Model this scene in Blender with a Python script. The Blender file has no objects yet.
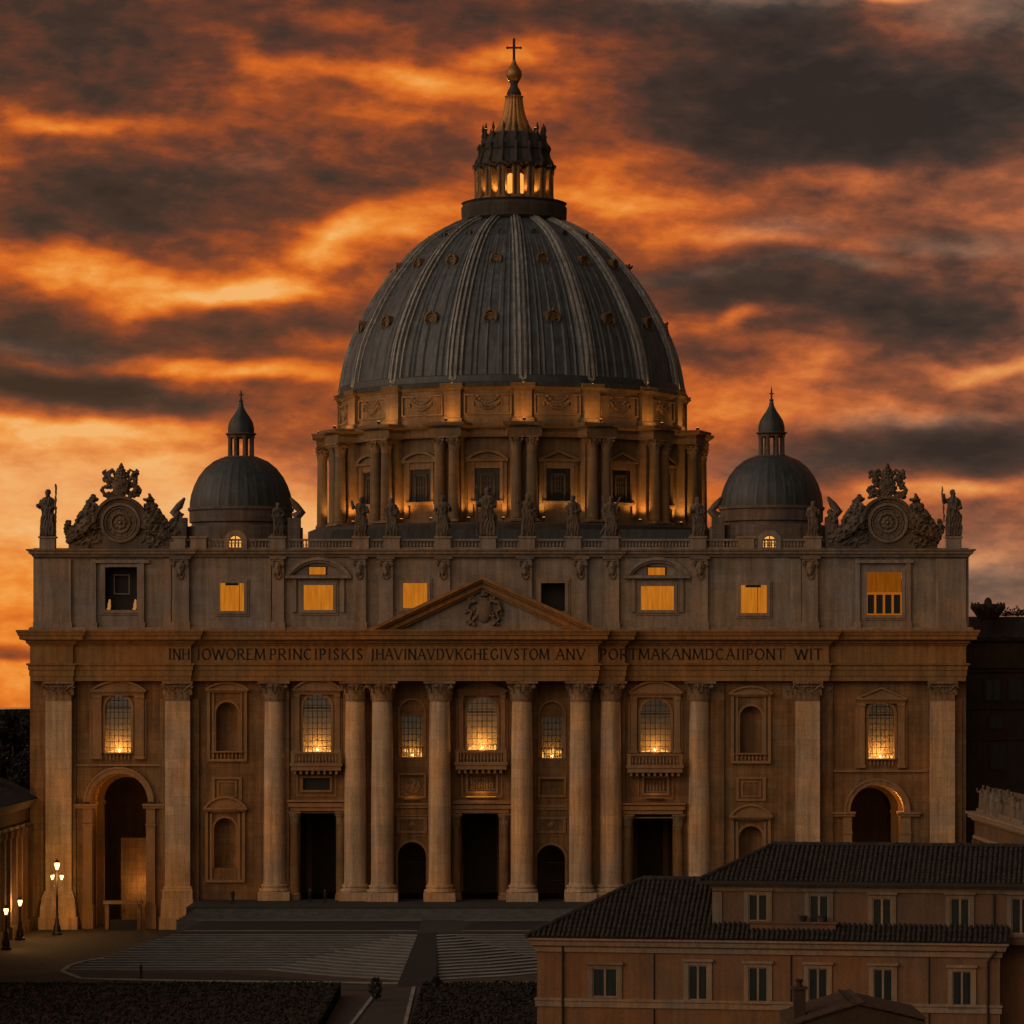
import bpy, math, random
from mathutils import Vector, Matrix, noise
from mathutils.geometry import tessellate_polygon

PI = math.pi
random.seed(7)
C = bpy.context.scene.collection
scene = bpy.context.scene

# ------------------------------------------------------------------ camera
D, HC, F, HY = 420.0, 26.8, 3444.0, 680.0      # distance to facade, eye height, focal length, horizon row
def S(Y=0.0): return F / (D + Y)
def X(px, Y=0.0): return (px - 512) / S(Y)
def Z(py, Y=0.0): return HC + (HY - py) / S(Y)

cam = bpy.data.cameras.new('camera'); co = bpy.data.objects.new('camera', cam); C.objects.link(co)
co.location = (0, -D, HC); co.rotation_euler = (PI / 2, 0, 0)
cam.sensor_width = 36; cam.lens = F / 1024 * 36; cam.shift_y = (HY - 512) / 1024
cam.clip_start = 1; cam.clip_end = 20000
scene.camera = co

# ------------------------------------------------------------------ exposure
scene.view_settings.view_transform = 'Standard'
scene.view_settings.look = 'None'
scene.view_settings.exposure = 0.0
scene.view_settings.gamma = 1.0

# ------------------------------------------------------------------ node helpers
def nd(nt, typ, **kw):
    n = nt.nodes.new(typ)
    for k, v in kw.items():
        if k == 'ins':
            for a, b in v.items(): n.inputs[a].default_value = b
        else: setattr(n, k, v)
    return n
def ln(nt, a, b): nt.links.new(a, b)
def math_n(nt, op, a, b=None, clamp=False):
    n = nt.nodes.new('ShaderNodeMath'); n.operation = op; n.use_clamp = clamp
    for i, v in enumerate((a, b)):
        if v is None: continue
        if isinstance(v, (int, float)): n.inputs[i].default_value = v
        else: ln(nt, v, n.inputs[i])
    return n.outputs[0]
def ramp(nt, fac, stops, interp='LINEAR'):
    r = nt.nodes.new('ShaderNodeValToRGB'); r.color_ramp.interpolation = interp
    e = r.color_ramp.elements
    while len(e) < len(stops): e.new(0.5)
    for i, (p, c) in enumerate(stops):
        e[i].position = p; e[i].color = (c[0], c[1], c[2], 1)
    if fac is not None: ln(nt, fac, r.inputs[0])
    return r.outputs[0]
def mixc(nt, fac, a, b, mode='MIX'):
    n = nt.nodes.new('ShaderNodeMix'); n.data_type = 'RGBA'; n.blend_type = mode
    for sock, v in ((n.inputs[0], fac), (n.inputs[6], a), (n.inputs[7], b)):
        if isinstance(v, (int, float)): sock.default_value = v
        elif isinstance(v, tuple): sock.default_value = (v[0], v[1], v[2], 1)
        else: ln(nt, v, sock)
    return n.outputs[2]
def srgb(r, g, b):
    f = lambda c: ((c / 255 + 0.055) / 1.055) ** 2.4 if c > 10 else c / 255 / 12.92
    return (f(r), f(g), f(b))

# ------------------------------------------------------------------ sky (world): dusk cloud deck laid out by compass direction
SUN_EL, SUN_AZ = math.radians(2.0), math.radians(-9.0)
world = bpy.data.worlds.new('World'); scene.world = world; world.use_nodes = True
nt = world.node_tree; nt.nodes.clear()
tc = nd(nt, 'ShaderNodeTexCoord')
sep = nd(nt, 'ShaderNodeSeparateXYZ'); ln(nt, tc.outputs['Generated'], sep.inputs[0])
az = math_n(nt, 'ARCTAN2', sep.outputs[0], sep.outputs[1])
el = math_n(nt, 'ARCSINE', sep.outputs[2])
u = math_n(nt, 'MULTIPLY_ADD', az, 34.44); nt.nodes[-1].inputs[2].default_value = 5.12
v = math_n(nt, 'MULTIPLY_ADD', el, -34.44); nt.nodes[-1].inputs[2].default_value = 6.80
uv = nd(nt, 'ShaderNodeCombineXYZ'); ln(nt, u, uv.inputs[0]); ln(nt, v, uv.inputs[1])
def noise_uv(vec, sx, sy, scale, detail, rough, rot=0.0, off=(0, 0, 0), dist=0.0):
    m = nd(nt, 'ShaderNodeMapping'); m.inputs['Scale'].default_value = (sx, sy, 1)
    m.inputs['Rotation'].default_value = (0, 0, rot); m.inputs['Location'].default_value = off
    ln(nt, vec, m.inputs[0])
    n = nd(nt, 'ShaderNodeTexNoise', ins={'Scale': scale, 'Detail': detail, 'Roughness': rough, 'Distortion': dist})
    ln(nt, m.outputs[0], n.inputs['Vector'])
    return n
w1 = noise_uv(uv.outputs[0], 0.8, 1.5, 0.8, 3, 0.5, 0, (3, 1, 0))
w2 = nd(nt, 'ShaderNodeVectorMath', operation='SUBTRACT'); ln(nt, w1.outputs['Color'], w2.inputs[0]); w2.inputs[1].default_value = (.5, .5, .5)
w3 = nd(nt, 'ShaderNodeVectorMath', operation='MULTIPLY'); ln(nt, w2.outputs[0], w3.inputs[0]); w3.inputs[1].default_value = (1.3, 0.6, 0)
w4 = nd(nt, 'ShaderNodeVectorMath', operation='ADD'); ln(nt, uv.outputs[0], w4.inputs[0]); ln(nt, w3.outputs[0], w4.inputs[1])
WUV = w4.outputs[0]
def blobs(lst):
    acc = None
    for (cx, cy, rx, ry, rot, amp) in lst:
        m = nd(nt, 'ShaderNodeMapping', vector_type='TEXTURE')
        m.inputs['Location'].default_value = (cx / 100, cy / 100, 0)
        m.inputs['Rotation'].default_value = (0, 0, math.radians(rot))
        m.inputs['Scale'].default_value = (rx / 100 * 1.5, ry / 100 * 1.5, 1e3)
        ln(nt, WUV, m.inputs[0])
        l = nd(nt, 'ShaderNodeVectorMath', operation='LENGTH'); ln(nt, m.outputs[0], l.inputs[0])
        mr = nd(nt, 'ShaderNodeMapRange', interpolation_type='SMOOTHSTEP')
        mr.inputs[1].default_value = 0; mr.inputs[2].default_value = 1; mr.inputs[3].default_value = amp; mr.inputs[4].default_value = 0
        ln(nt, l.outputs['Value'], mr.inputs[0])
        acc = mr.outputs[0] if acc is None else math_n(nt, 'ADD', acc, mr.outputs[0])
    return acc
SKY_L = [  # (x, y, rx, ry, tilt, strength): bands of lit and unlit cloud
    (85, 127, 110, 13, 0, .34), (250, 62, 60, 18, 30, .28), (400, 92, 130, 16, 8, .30), (470, 75, 60, 16, -20, .2), (330, 25, 90, 22, 20, .18),
    (120, 290, 190, 26, 4, .42), (60, 268, 110, 16, 0, .18), (240, 300, 120, 16, -8, .28), (330, 250, 90, 24, -28, .3),
    (420, 205, 90, 26, -18, .28), (250, 372, 170, 12, 1, .42), (330, 340, 60, 10, 0, .2),
    (75, 436, 150, 14, -2, .38), (190, 452, 60, 10, -6, .2), (300, 415, 80, 14, 0, .15),
    (110, 402, 140, 16, 3, -.46), (60, 385, 90, 12, 0, -.2),
    (120, 520, 340, 90, 0, .55), (0, 640, 120, 100, 0, .36), (10, 655, 60, 7, 0, -.38),
    (170, 195, 240, 52, -4, -.24), (90, 45, 190, 55, 0, -.28), (290, 330, 150, 22, -4, -.26), (60, 345, 110, 16, 4, -.12),
    (760, 110, 200, 80, 0, -.34), (700, 60, 150, 50, 0, -.16), (930, 120, 160, 75, 0, -.28), (620, 25, 150, 28, 0, -.16), (880, 220, 160, 22, 0, -.10),
    (860, 310, 190, 40, 8, -.28), (960, 345, 100, 34, 0, -.18), (920, 450, 150, 28, -2, -.36), (1000, 460, 80, 24, 0, -.15),
    (600, 200, 110, 40, 10, .26), (720, 238, 80, 12, 3, .26), (835, 185, 70, 12, 4, .30), (640, 160, 70, 20, 8, .14),
    (885, 5, 50, 8, 0, .45), (830, 65, 36, 8, -5, .22), (530, 60, 36, 16, 0, .22),
    (690, 330, 90, 14, -4, .28), (760, 320, 50, 10, -8, .18), (800, 362, 80, 12, 10, .22), (700, 400, 110, 24, 0, .24), (790, 378, 60, 16, 4, .2),
    (990, 376, 60, 8, -4, .40), (880, 412, 130, 12, 2, .16), (940, 500, 120, 14, 3, .34), (850, 520, 60, 20, 0, .2), (690, 480, 60, 70, 0, .30),
    (1000, 545, 110, 26, -4, .16), (1000, 595, 90, 14, 0, -.12),
]
SKY_G = [  # paler grey-beige gaps of clear sky
    (740, 14, 110, 22, 0, .75), (1000, 30, 110, 28, 10, .45), (960, 245, 90, 12, 0, .35), (845, 265, 70, 10, 6, .35), (700, 272, 110, 10, -4, .35),
    (770, 230, 70, 16, 0, .3), (20, 350, 110, 14, 4, .45), (90, 415, 300, 18, 0, .12), (150, 500, 330, 60, 0, .55), (240, 170, 60, 20, 0, .2),
    (780, 460, 90, 22, 0, .3), (920, 420, 110, 12, 0, .35), (990, 590, 100, 60, 0, .5),
]
bl = blobs(SKY_L); bg = blobs(SKY_G)
n1 = noise_uv(WUV, 0.55, 1.5, 0.75, 7, 0.52, math.radians(-8), (1.2, 5, 0), 0.2)
n2 = noise_uv(uv.outputs[0], 0.9, 1.9, 2.6, 9, 0.60, math.radians(-16), (9, 2, 0), 0.0)
n3 = noise_uv(uv.outputs[0], 0.45, 1.0, 0.5, 4, 0.5, 0, (4, 7, 0))
L = math_n(nt, 'ADD', bl, 0.432)
L = math_n(nt, 'ADD', L, math_n(nt, 'MULTIPLY', math_n(nt, 'SUBTRACT', n1.outputs['Fac'], .5), 1.05))
L = math_n(nt, 'ADD', L, math_n(nt, 'MULTIPLY', math_n(nt, 'SUBTRACT', n2.outputs['Fac'], .5), 0.52))
L = math_n(nt, 'ADD', L, math_n(nt, 'MULTIPLY', math_n(nt, 'SUBTRACT', n3.outputs['Fac'], .5), 0.22), clamp=True)
cloud = ramp(nt, L, [(0.0, srgb(46, 36, 33)), (.18, srgb(62, 46, 40)), (.34, srgb(98, 55, 41)), (.50, srgb(150, 71, 36)),
                     (.66, srgb(206, 98, 33)), (.80, srgb(230, 130, 46)), (.92, srgb(240, 158, 74)), (1.0, srgb(242, 178, 106))])
# grey toning towards the right of the sunset
grey = ramp(nt, L, [(0.0, srgb(44, 42, 42)), (.3, srgb(68, 62, 58)), (.6, srgb(140, 112, 92)), (1.0, srgb(232, 178, 124))])
ug = nd(nt, 'ShaderNodeMapRange', interpolation_type='SMOOTHSTEP'); ln(nt, u, ug.inputs[0])
ug.inputs[1].default_value = 5.5; ug.inputs[2].default_value = 10.5; ug.inputs[3].default_value = 0.0; ug.inputs[4].default_value = 0.33
gfac = math_n(nt, 'ADD', math_n(nt, 'MULTIPLY', bg, 0.9), ug.outputs[0], clamp=True)
gl = math_n(nt, 'ADD', L, math_n(nt, 'MULTIPLY', bg, 0.30), clamp=True)
ln(nt, gl, [n for n in nt.nodes if n.type == 'VALTORGB'][-1].inputs[0])
front = mixc(nt, gfac, cloud, grey)
# unseen sky behind the viewer, an added glow from the left lighting the facade
east = nd(nt, 'ShaderNodeMapRange', interpolation_type='SMOOTHSTEP'); ln(nt, sep.outputs[1], east.inputs[0])
east.inputs[1].default_value = 0.75; east.inputs[2].default_value = -0.1; east.inputs[3].default_value = 0; east.inputs[4].default_value = 1
elv = nd(nt, 'ShaderNodeMapRange'); ln(nt, sep.outputs[2], elv.inputs[0])
elv.inputs[1].default_value = -0.05; elv.inputs[2].default_value = 0.7
rear = ramp(nt, elv.outputs[0], [(0.0, (0.55, 0.34, 0.20)), (.30, (0.85, 0.56, 0.36)), (.55, (1.50, 0.99, 0.66)), (.80, (1.20, 0.84, 0.61)), (1.0, (0.22, 0.22, 0.22))])
rn = mixc(nt, 0.5, rear, ramp(nt, n1.outputs['Fac'], [(.3, (.6, .6, .6)), (.7, (1.3, 1.25, 1.2))]), 'MULTIPLY')
side = nd(nt, 'ShaderNodeMapRange', interpolation_type='SMOOTHSTEP'); ln(nt, sep.outputs[0], side.inputs[0])
side.inputs[1].default_value = -0.9; side.inputs[2].default_value = 0.5; side.inputs[3].default_value = 1.70; side.inputs[4].default_value = 0.08
sv = nd(nt, 'ShaderNodeVectorMath', operation='SCALE'); ln(nt, rn, sv.inputs[0]); ln(nt, side.outputs[0], sv.inputs['Scale'])
skyc = mixc(nt, east.outputs[0], front, sv.outputs[0])
nish = nd(nt, 'ShaderNodeTexSky', sky_type='NISHITA', sun_disc=False, sun_elevation=SUN_EL, sun_rotation=SUN_AZ)
bg1 = nd(nt, 'ShaderNodeBackground'); ln(nt, skyc, bg1.inputs[0]); bg1.inputs[1].default_value = 1.0
bg2 = nd(nt, 'ShaderNodeBackground'); ln(nt, nish.outputs[0], bg2.inputs[0]); bg2.inputs[1].default_value = 0.001
ad = nd(nt, 'ShaderNodeAddShader'); ln(nt, bg1.outputs[0], ad.inputs[0]); ln(nt, bg2.outputs[0], ad.inputs[1])
wo = nd(nt, 'ShaderNodeOutputWorld'); ln(nt, ad.outputs[0], wo.inputs[0])

# ------------------------------------------------------------------ sun, already on the horizon behind the church
sl = bpy.data.lights.new('sun', 'SUN'); so = bpy.data.objects.new('sun', sl); C.objects.link(so)
sl.energy = 2.0; sl.angle = math.radians(0.6); sl.color = (1.0, 0.42, 0.14)
sd = Vector((math.sin(SUN_AZ) * math.cos(SUN_EL), math.cos(SUN_AZ) * math.cos(SUN_EL), math.sin(SUN_EL)))
so.rotation_euler = sd.to_track_quat('Z', 'Y').to_euler()

# ------------------------------------------------------------------ materials
def base_mat(name, rough=.85, spec=.3):
    m = bpy.data.materials.new(name); m.use_nodes = True
    t = m.node_tree; b = t.nodes['Principled BSDF']
    b.inputs['Roughness'].default_value = rough; b.inputs['Specular IOR Level'].default_value = spec
    return m, t, b
def stone(name, col, var=.25, course=.85, joint=.5, streak=.35, bump=.45, rough=.88, scale=1.0):
    m, t, b = base_mat(name, rough)
    g = nd(t, 'ShaderNodeNewGeometry')
    sp = nd(t, 'ShaderNodeSeparateXYZ'); ln(t, g.outputs['Position'], sp.inputs[0])
    xy = math_n(t, 'ADD', sp.outputs[0], math_n(t, 'MULTIPLY', sp.outputs[1], 0.83))
    cv = nd(t, 'ShaderNodeCombineXYZ'); ln(t, xy, cv.inputs[0]); ln(t, sp.outputs[2], cv.inputs[1])
    n1 = nd(t, 'ShaderNodeTexNoise', ins={'Scale': .35 * scale, 'Detail': 6, 'Roughness': .6}); ln(t, g.outputs['Position'], n1.inputs['Vector'])
    n2 = nd(t, 'ShaderNodeTexNoise', ins={'Scale': 5.0 * scale, 'Detail': 5, 'Roughness': .7}); ln(t, g.outputs['Position'], n2.inputs['Vector'])
    mp = nd(t, 'ShaderNodeMapping'); mp.inputs['Scale'].default_value = (1.7 * scale, 1.7 * scale, .10 * scale); ln(t, g.outputs['Position'], mp.inputs[0])
    n3 = nd(t, 'ShaderNodeTexNoise', ins={'Scale': 1.0, 'Detail': 5, 'Roughness': .65}); ln(t, mp.outputs[0], n3.inputs['Vector'])
    n4 = nd(t, 'ShaderNodeTexNoise', ins={'Scale': .13 * scale, 'Detail': 4, 'Roughness': .55}); ln(t, g.outputs['Position'], n4.inputs['Vector'])
    lo = tuple(c * (1 - var) for c in col); hi = tuple(c * (1 + var) for c in col)
    c1 = ramp(t, n1.outputs['Fac'], [(.3, lo), (.7, hi)])
    c2 = mixc(t, 1.0, c1, ramp(t, n2.outputs['Fac'], [(.25, (.72, .72, .72)), (.75, (1.22, 1.22, 1.22))]), 'MULTIPLY')
    c2 = mixc(t, 1.0, c2, ramp(t, n4.outputs['Fac'], [(.38, (1.10, .98, .84)), (.62, (.86, .95, 1.10))]), 'MULTIPLY')
    c3 = mixc(t, streak, c2, ramp(t, n3.outputs['Fac'], [(.35, (.35, .33, .31)), (.62, (1.15, 1.15, 1.15))]), 'MULTIPLY')
    h = n2.outputs['Fac']
    if course:
        br = nd(t, 'ShaderNodeTexBrick', ins={'Scale': 1.0, 'Mortar Size': .018, 'Mortar Smooth': .4, 'Brick Width': course * 2.3, 'Row Height': course,
                                              'Color1': (1, 1, 1, 1), 'Color2': (.80, .80, .80, 1), 'Mortar': (1 - joint, 1 - joint, 1 - joint, 1)})
        ln(t, cv.outputs[0], br.inputs['Vector'])
        c3 = mixc(t, .8, c3, br.outputs['Color'], 'MULTIPLY')
        h = math_n(t, 'SUBTRACT', n2.outputs['Fac'], math_n(t, 'MULTIPLY', br.outputs['Fac'], .6))
    ln(t, c3, b.inputs['Base Color'])
    bp = nd(t, 'ShaderNodeBump', ins={'Strength': bump, 'Distance': .12}); ln(t, h, bp.inputs['Height']); ln(t, bp.outputs[0], b.inputs['Normal'])
    return m
def emis(name, col, strength, folds=False):
    m = bpy.data.materials.new(name); m.use_nodes = True; t = m.node_tree; t.nodes.clear()
    e = nd(t, 'ShaderNodeEmission'); e.inputs[1].default_value = strength; e.inputs[0].default_value = (*col, 1)
    if folds:
        g = nd(t, 'ShaderNodeNewGeometry')
        mp = nd(t, 'ShaderNodeMapping'); mp.inputs['Scale'].default_value = (2.6, 1, .25); ln(t, g.outputs['Position'], mp.inputs[0])
        n = nd(t, 'ShaderNodeTexNoise', ins={'Scale': 1.2, 'Detail': 4, 'Roughness': .6}); ln(t, mp.outputs[0], n.inputs['Vector'])
        ln(t, mixc(t, 1.0, (*col,), ramp(t, n.outputs['Fac'], [(.3, (.72, .68, .6)), (.7, (1.15, 1.15, 1.1))]), 'MULTIPLY'), e.inputs[0])
    o = nd(t, 'ShaderNodeOutputMaterial'); ln(t, e.outputs[0], o.inputs[0])
    return m
def simple(name, col, rough=.8, var=.2, scale=2.0, metal=0.0, bump=.15, spec=.3):
    m, t, b = base_mat(name, rough, spec); b.inputs['Metallic'].default_value = metal
    g = nd(t, 'ShaderNodeNewGeometry')
    n = nd(t, 'ShaderNodeTexNoise', ins={'Scale': scale, 'Detail': 6, 'Roughness': .65}); ln(t, g.outputs['Position'], n.inputs['Vector'])
    ln(t, ramp(t, n.outputs['Fac'], [(.3, tuple(c * (1 - var) for c in col)), (.7, tuple(c * (1 + var) for c in col))]), b.inputs['Base Color'])
    bp = nd(t, 'ShaderNodeBump', ins={'Strength': bump, 'Distance': .1}); ln(t, n.outputs['Fac'], bp.inputs['Height']); ln(t, bp.outputs[0], b.inputs['Normal'])
    return m
M = {}
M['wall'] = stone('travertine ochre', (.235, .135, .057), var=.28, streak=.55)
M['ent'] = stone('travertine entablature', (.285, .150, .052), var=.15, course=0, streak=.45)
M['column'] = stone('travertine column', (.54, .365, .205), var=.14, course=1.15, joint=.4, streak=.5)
M['trim'] = stone('travertine trim', (.29, .17, .078), var=.16, course=0, streak=.3)
M['attic'] = stone('travertine grey', (.27, .23, .182), var=.18, course=.9, joint=.2, streak=.45)
M['attic_trim'] = stone('travertine grey trim', (.26, .21, .16), var=.18, course=0, streak=.5)
M['statue'] = stone('weathered statue stone', (.12, .095, .07), var=.35, course=0, streak=.5, bump=.5)
M['drum'] = stone('drum stone', (.205, .135, .068), var=.18, course=.7, joint=.2, streak=.4)
M['drum_dark'] = stone('dark drum stone', (.05, .045, .038), var=.3, course=0, streak=.5)  # one darker stone tone for podium, lantern and drum glazing bars
M['carved'] = stone('carved stone', (.25, .165, .09), var=.35, course=0, streak=.4, bump=.9, scale=1.6)
M['carved_grey'] = stone('carved grey stone', (.20, .155, .11), var=.35, course=0, streak=.4, bump=.9, scale=1.6)
M['cupola_stone'] = stone('dark cupola stone', (.13, .105, .085), var=.25, course=.8, streak=.5)
M['door'] = simple('dark bronze door', (.035, .022, .012), rough=.5, metal=.3)
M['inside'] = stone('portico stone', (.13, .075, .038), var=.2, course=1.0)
M['iron'] = simple('black iron', (.015, .014, .013), rough=.5)
M['letter'] = simple('dark bronze letters', (.008, .006, .005), rough=.6)
M['dormer'] = simple('stained bronze', (.125, .08, .04), rough=.6, metal=.2, var=.5, bump=.4)
M['gild'] = simple('weathered gilding', (.26, .14, .045), rough=.45, metal=.6)
def lead_mat(name, col):
    m, t, b = base_mat(name, .55, .45)
    g = nd(t, 'ShaderNodeTexCoord')
    mp = nd(t, 'ShaderNodeMapping'); mp.inputs['Scale'].default_value = (1.3, 1.3, .07); ln(t, g.outputs['Object'], mp.inputs[0])
    n = nd(t, 'ShaderNodeTexNoise', ins={'Scale': 1.4, 'Detail': 7, 'Roughness': .7}); ln(t, mp.outputs[0], n.inputs['Vector'])
    n2 = nd(t, 'ShaderNodeTexNoise', ins={'Scale': .5, 'Detail': 5, 'Roughness': .6}); ln(t, g.outputs['Object'], n2.inputs['Vector'])
    c = ramp(t, n.outputs['Fac'], [(.28, tuple(x * .45 for x in col)), (.5, col), (.72, tuple(x * 1.9 for x in col))])
    c = mixc(t, .7, c, ramp(t, n2.outputs['Fac'], [(.3, (.6, .55, .5)), (.7, (1.3, 1.3, 1.3))]), 'MULTIPLY')
    # lead sheet laps
    sp = nd(t, 'ShaderNodeSeparateXYZ'); ln(t, g.outputs['Object'], sp.inputs[0])
    fr = math_n(t, 'FRACT', math_n(t, 'MULTIPLY', sp.outputs[2], .95))
    lap = math_n(t, 'GREATER_THAN', fr, .93)
    c = mixc(t, math_n(t, 'MULTIPLY', lap, .35), c, (.015, .016, .017))
    ln(t, c, b.inputs['Base Color'])
    bp = nd(t, 'ShaderNodeBump', ins={'Strength': .4, 'Distance': .15}); ln(t, n.outputs['Fac'], bp.inputs['Height']); ln(t, bp.outputs[0], b.inputs['Normal'])
    return m
M['lead'] = lead_mat('dome lead', (.041, .054, .062))
M['lead_rib'] = lead_mat('rib lead', (.165, .18, .18))
M['lead_dark'] = lead_mat('small dome lead', (.022, .032, .036))
def glass_mat():
    m = bpy.data.materials.new('window glass'); m.use_nodes = True; t = m.node_tree; t.nodes.clear()
    tr = nd(t, 'ShaderNodeBsdfTransparent'); tr.inputs[0].default_value = (.80, .82, .80, 1)
    gl = nd(t, 'ShaderNodeBsdfGlossy'); gl.inputs[0].default_value = (.35, .5, .6, 1); gl.inputs['Roughness'].default_value = .08
    mx = nd(t, 'ShaderNodeMixShader'); mx.inputs[0].default_value = .16; ln(t, tr.outputs[0], mx.inputs[1]); ln(t, gl.outputs[0], mx.inputs[2])
    o = nd(t, 'ShaderNodeOutputMaterial'); ln(t, mx.outputs[0], o.inputs[0]); return m
M['glass'] = glass_mat()
M['room'] = simple('window recess plaster', (.30, .22, .15), rough=.9)
M['blind'] = emis('lit blind', (1.0, .31, .022), .47, folds=True)
M['glow'] = emis('interior lamps', (1.0, .45, .10), 2.4)
M['bulb'] = emis('lamp glass', (1.0, .55, .18), 6.0)
M['flood_face'] = emis('floodlight lens', (1.0, .45, .10), 1.6)
M['house_glass'] = simple('dark window glass', (.010, .018, .019), rough=.2, spec=.35, bump=0)
M['stucco'] = stone('ochre stucco', (.170, .092, .045), var=.14, course=0, streak=.35, bump=.15, scale=1.6)
M['stucco2'] = stone('faded pink stucco', (.125, .078, .050), var=.12, course=0, streak=.3, bump=.15, scale=1.6)
M['house_trim'] = stone('house trim stone', (.24, .175, .115), var=.15, course=0, streak=.35, bump=.15, scale=2)
M['house_trim2'] = stone('window trim stone', (.165, .13, .09), var=.15, course=0, streak=.35, bump=.15, scale=2)
M['tile'] = simple('old roof tiles', (.026, .022, .019), rough=.9, var=.75, scale=2.2, bump=.3)
M['curtain'] = simple('pale curtain', (.014, .021, .020), rough=.9)
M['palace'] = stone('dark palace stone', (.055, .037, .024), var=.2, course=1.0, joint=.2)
M['asphalt'] = simple('dark cobbles', (.040, .032, .024), rough=.9, var=.4, scale=1.2, bump=.5)
M['paving'] = simple('grey paving', (.030, .031, .030), rough=.9, var=.3, scale=.6, bump=.3)
M['panel'] = simple('dark basalt paving', (.012, .014, .015), rough=.9, var=.3, scale=.4)
M['step'] = simple('travertine step edge', (.17, .18, .17), rough=.9, var=.35, scale=.35)
M['tread'] = simple('worn cobble tread', (.080, .084, .082), rough=.9, var=.3, scale=.9)
M['bark'] = simple('bark', (.05, .035, .025), rough=.9)
M['skin'] = simple('face skin', (.30, .17, .11), rough=.7, var=.1)  # one even skin colour
M['coat'] = simple('dark coat cloth', (.018, .016, .018), rough=.95)
M['ground'] = simple('far ground', (.012, .010, .008), rough=1.0, spec=0, scale=.02)
def leaf_mat(name, col):
    m, t, b = base_mat(name, .7, .3)
    g = nd(t, 'ShaderNodeNewGeometry')
    ln(t, ramp(t, g.outputs['Random Per Island'], [(0, tuple(c * .75 for c in col)), (1, tuple(c * 1.25 for c in col))]), b.inputs['Base Color'])
    return m
M['leaf'] = leaf_mat('hedge leaves', (.006, .008, .005))
M['leaf2'] = leaf_mat('tree leaves', (.012, .012, .008))

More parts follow.
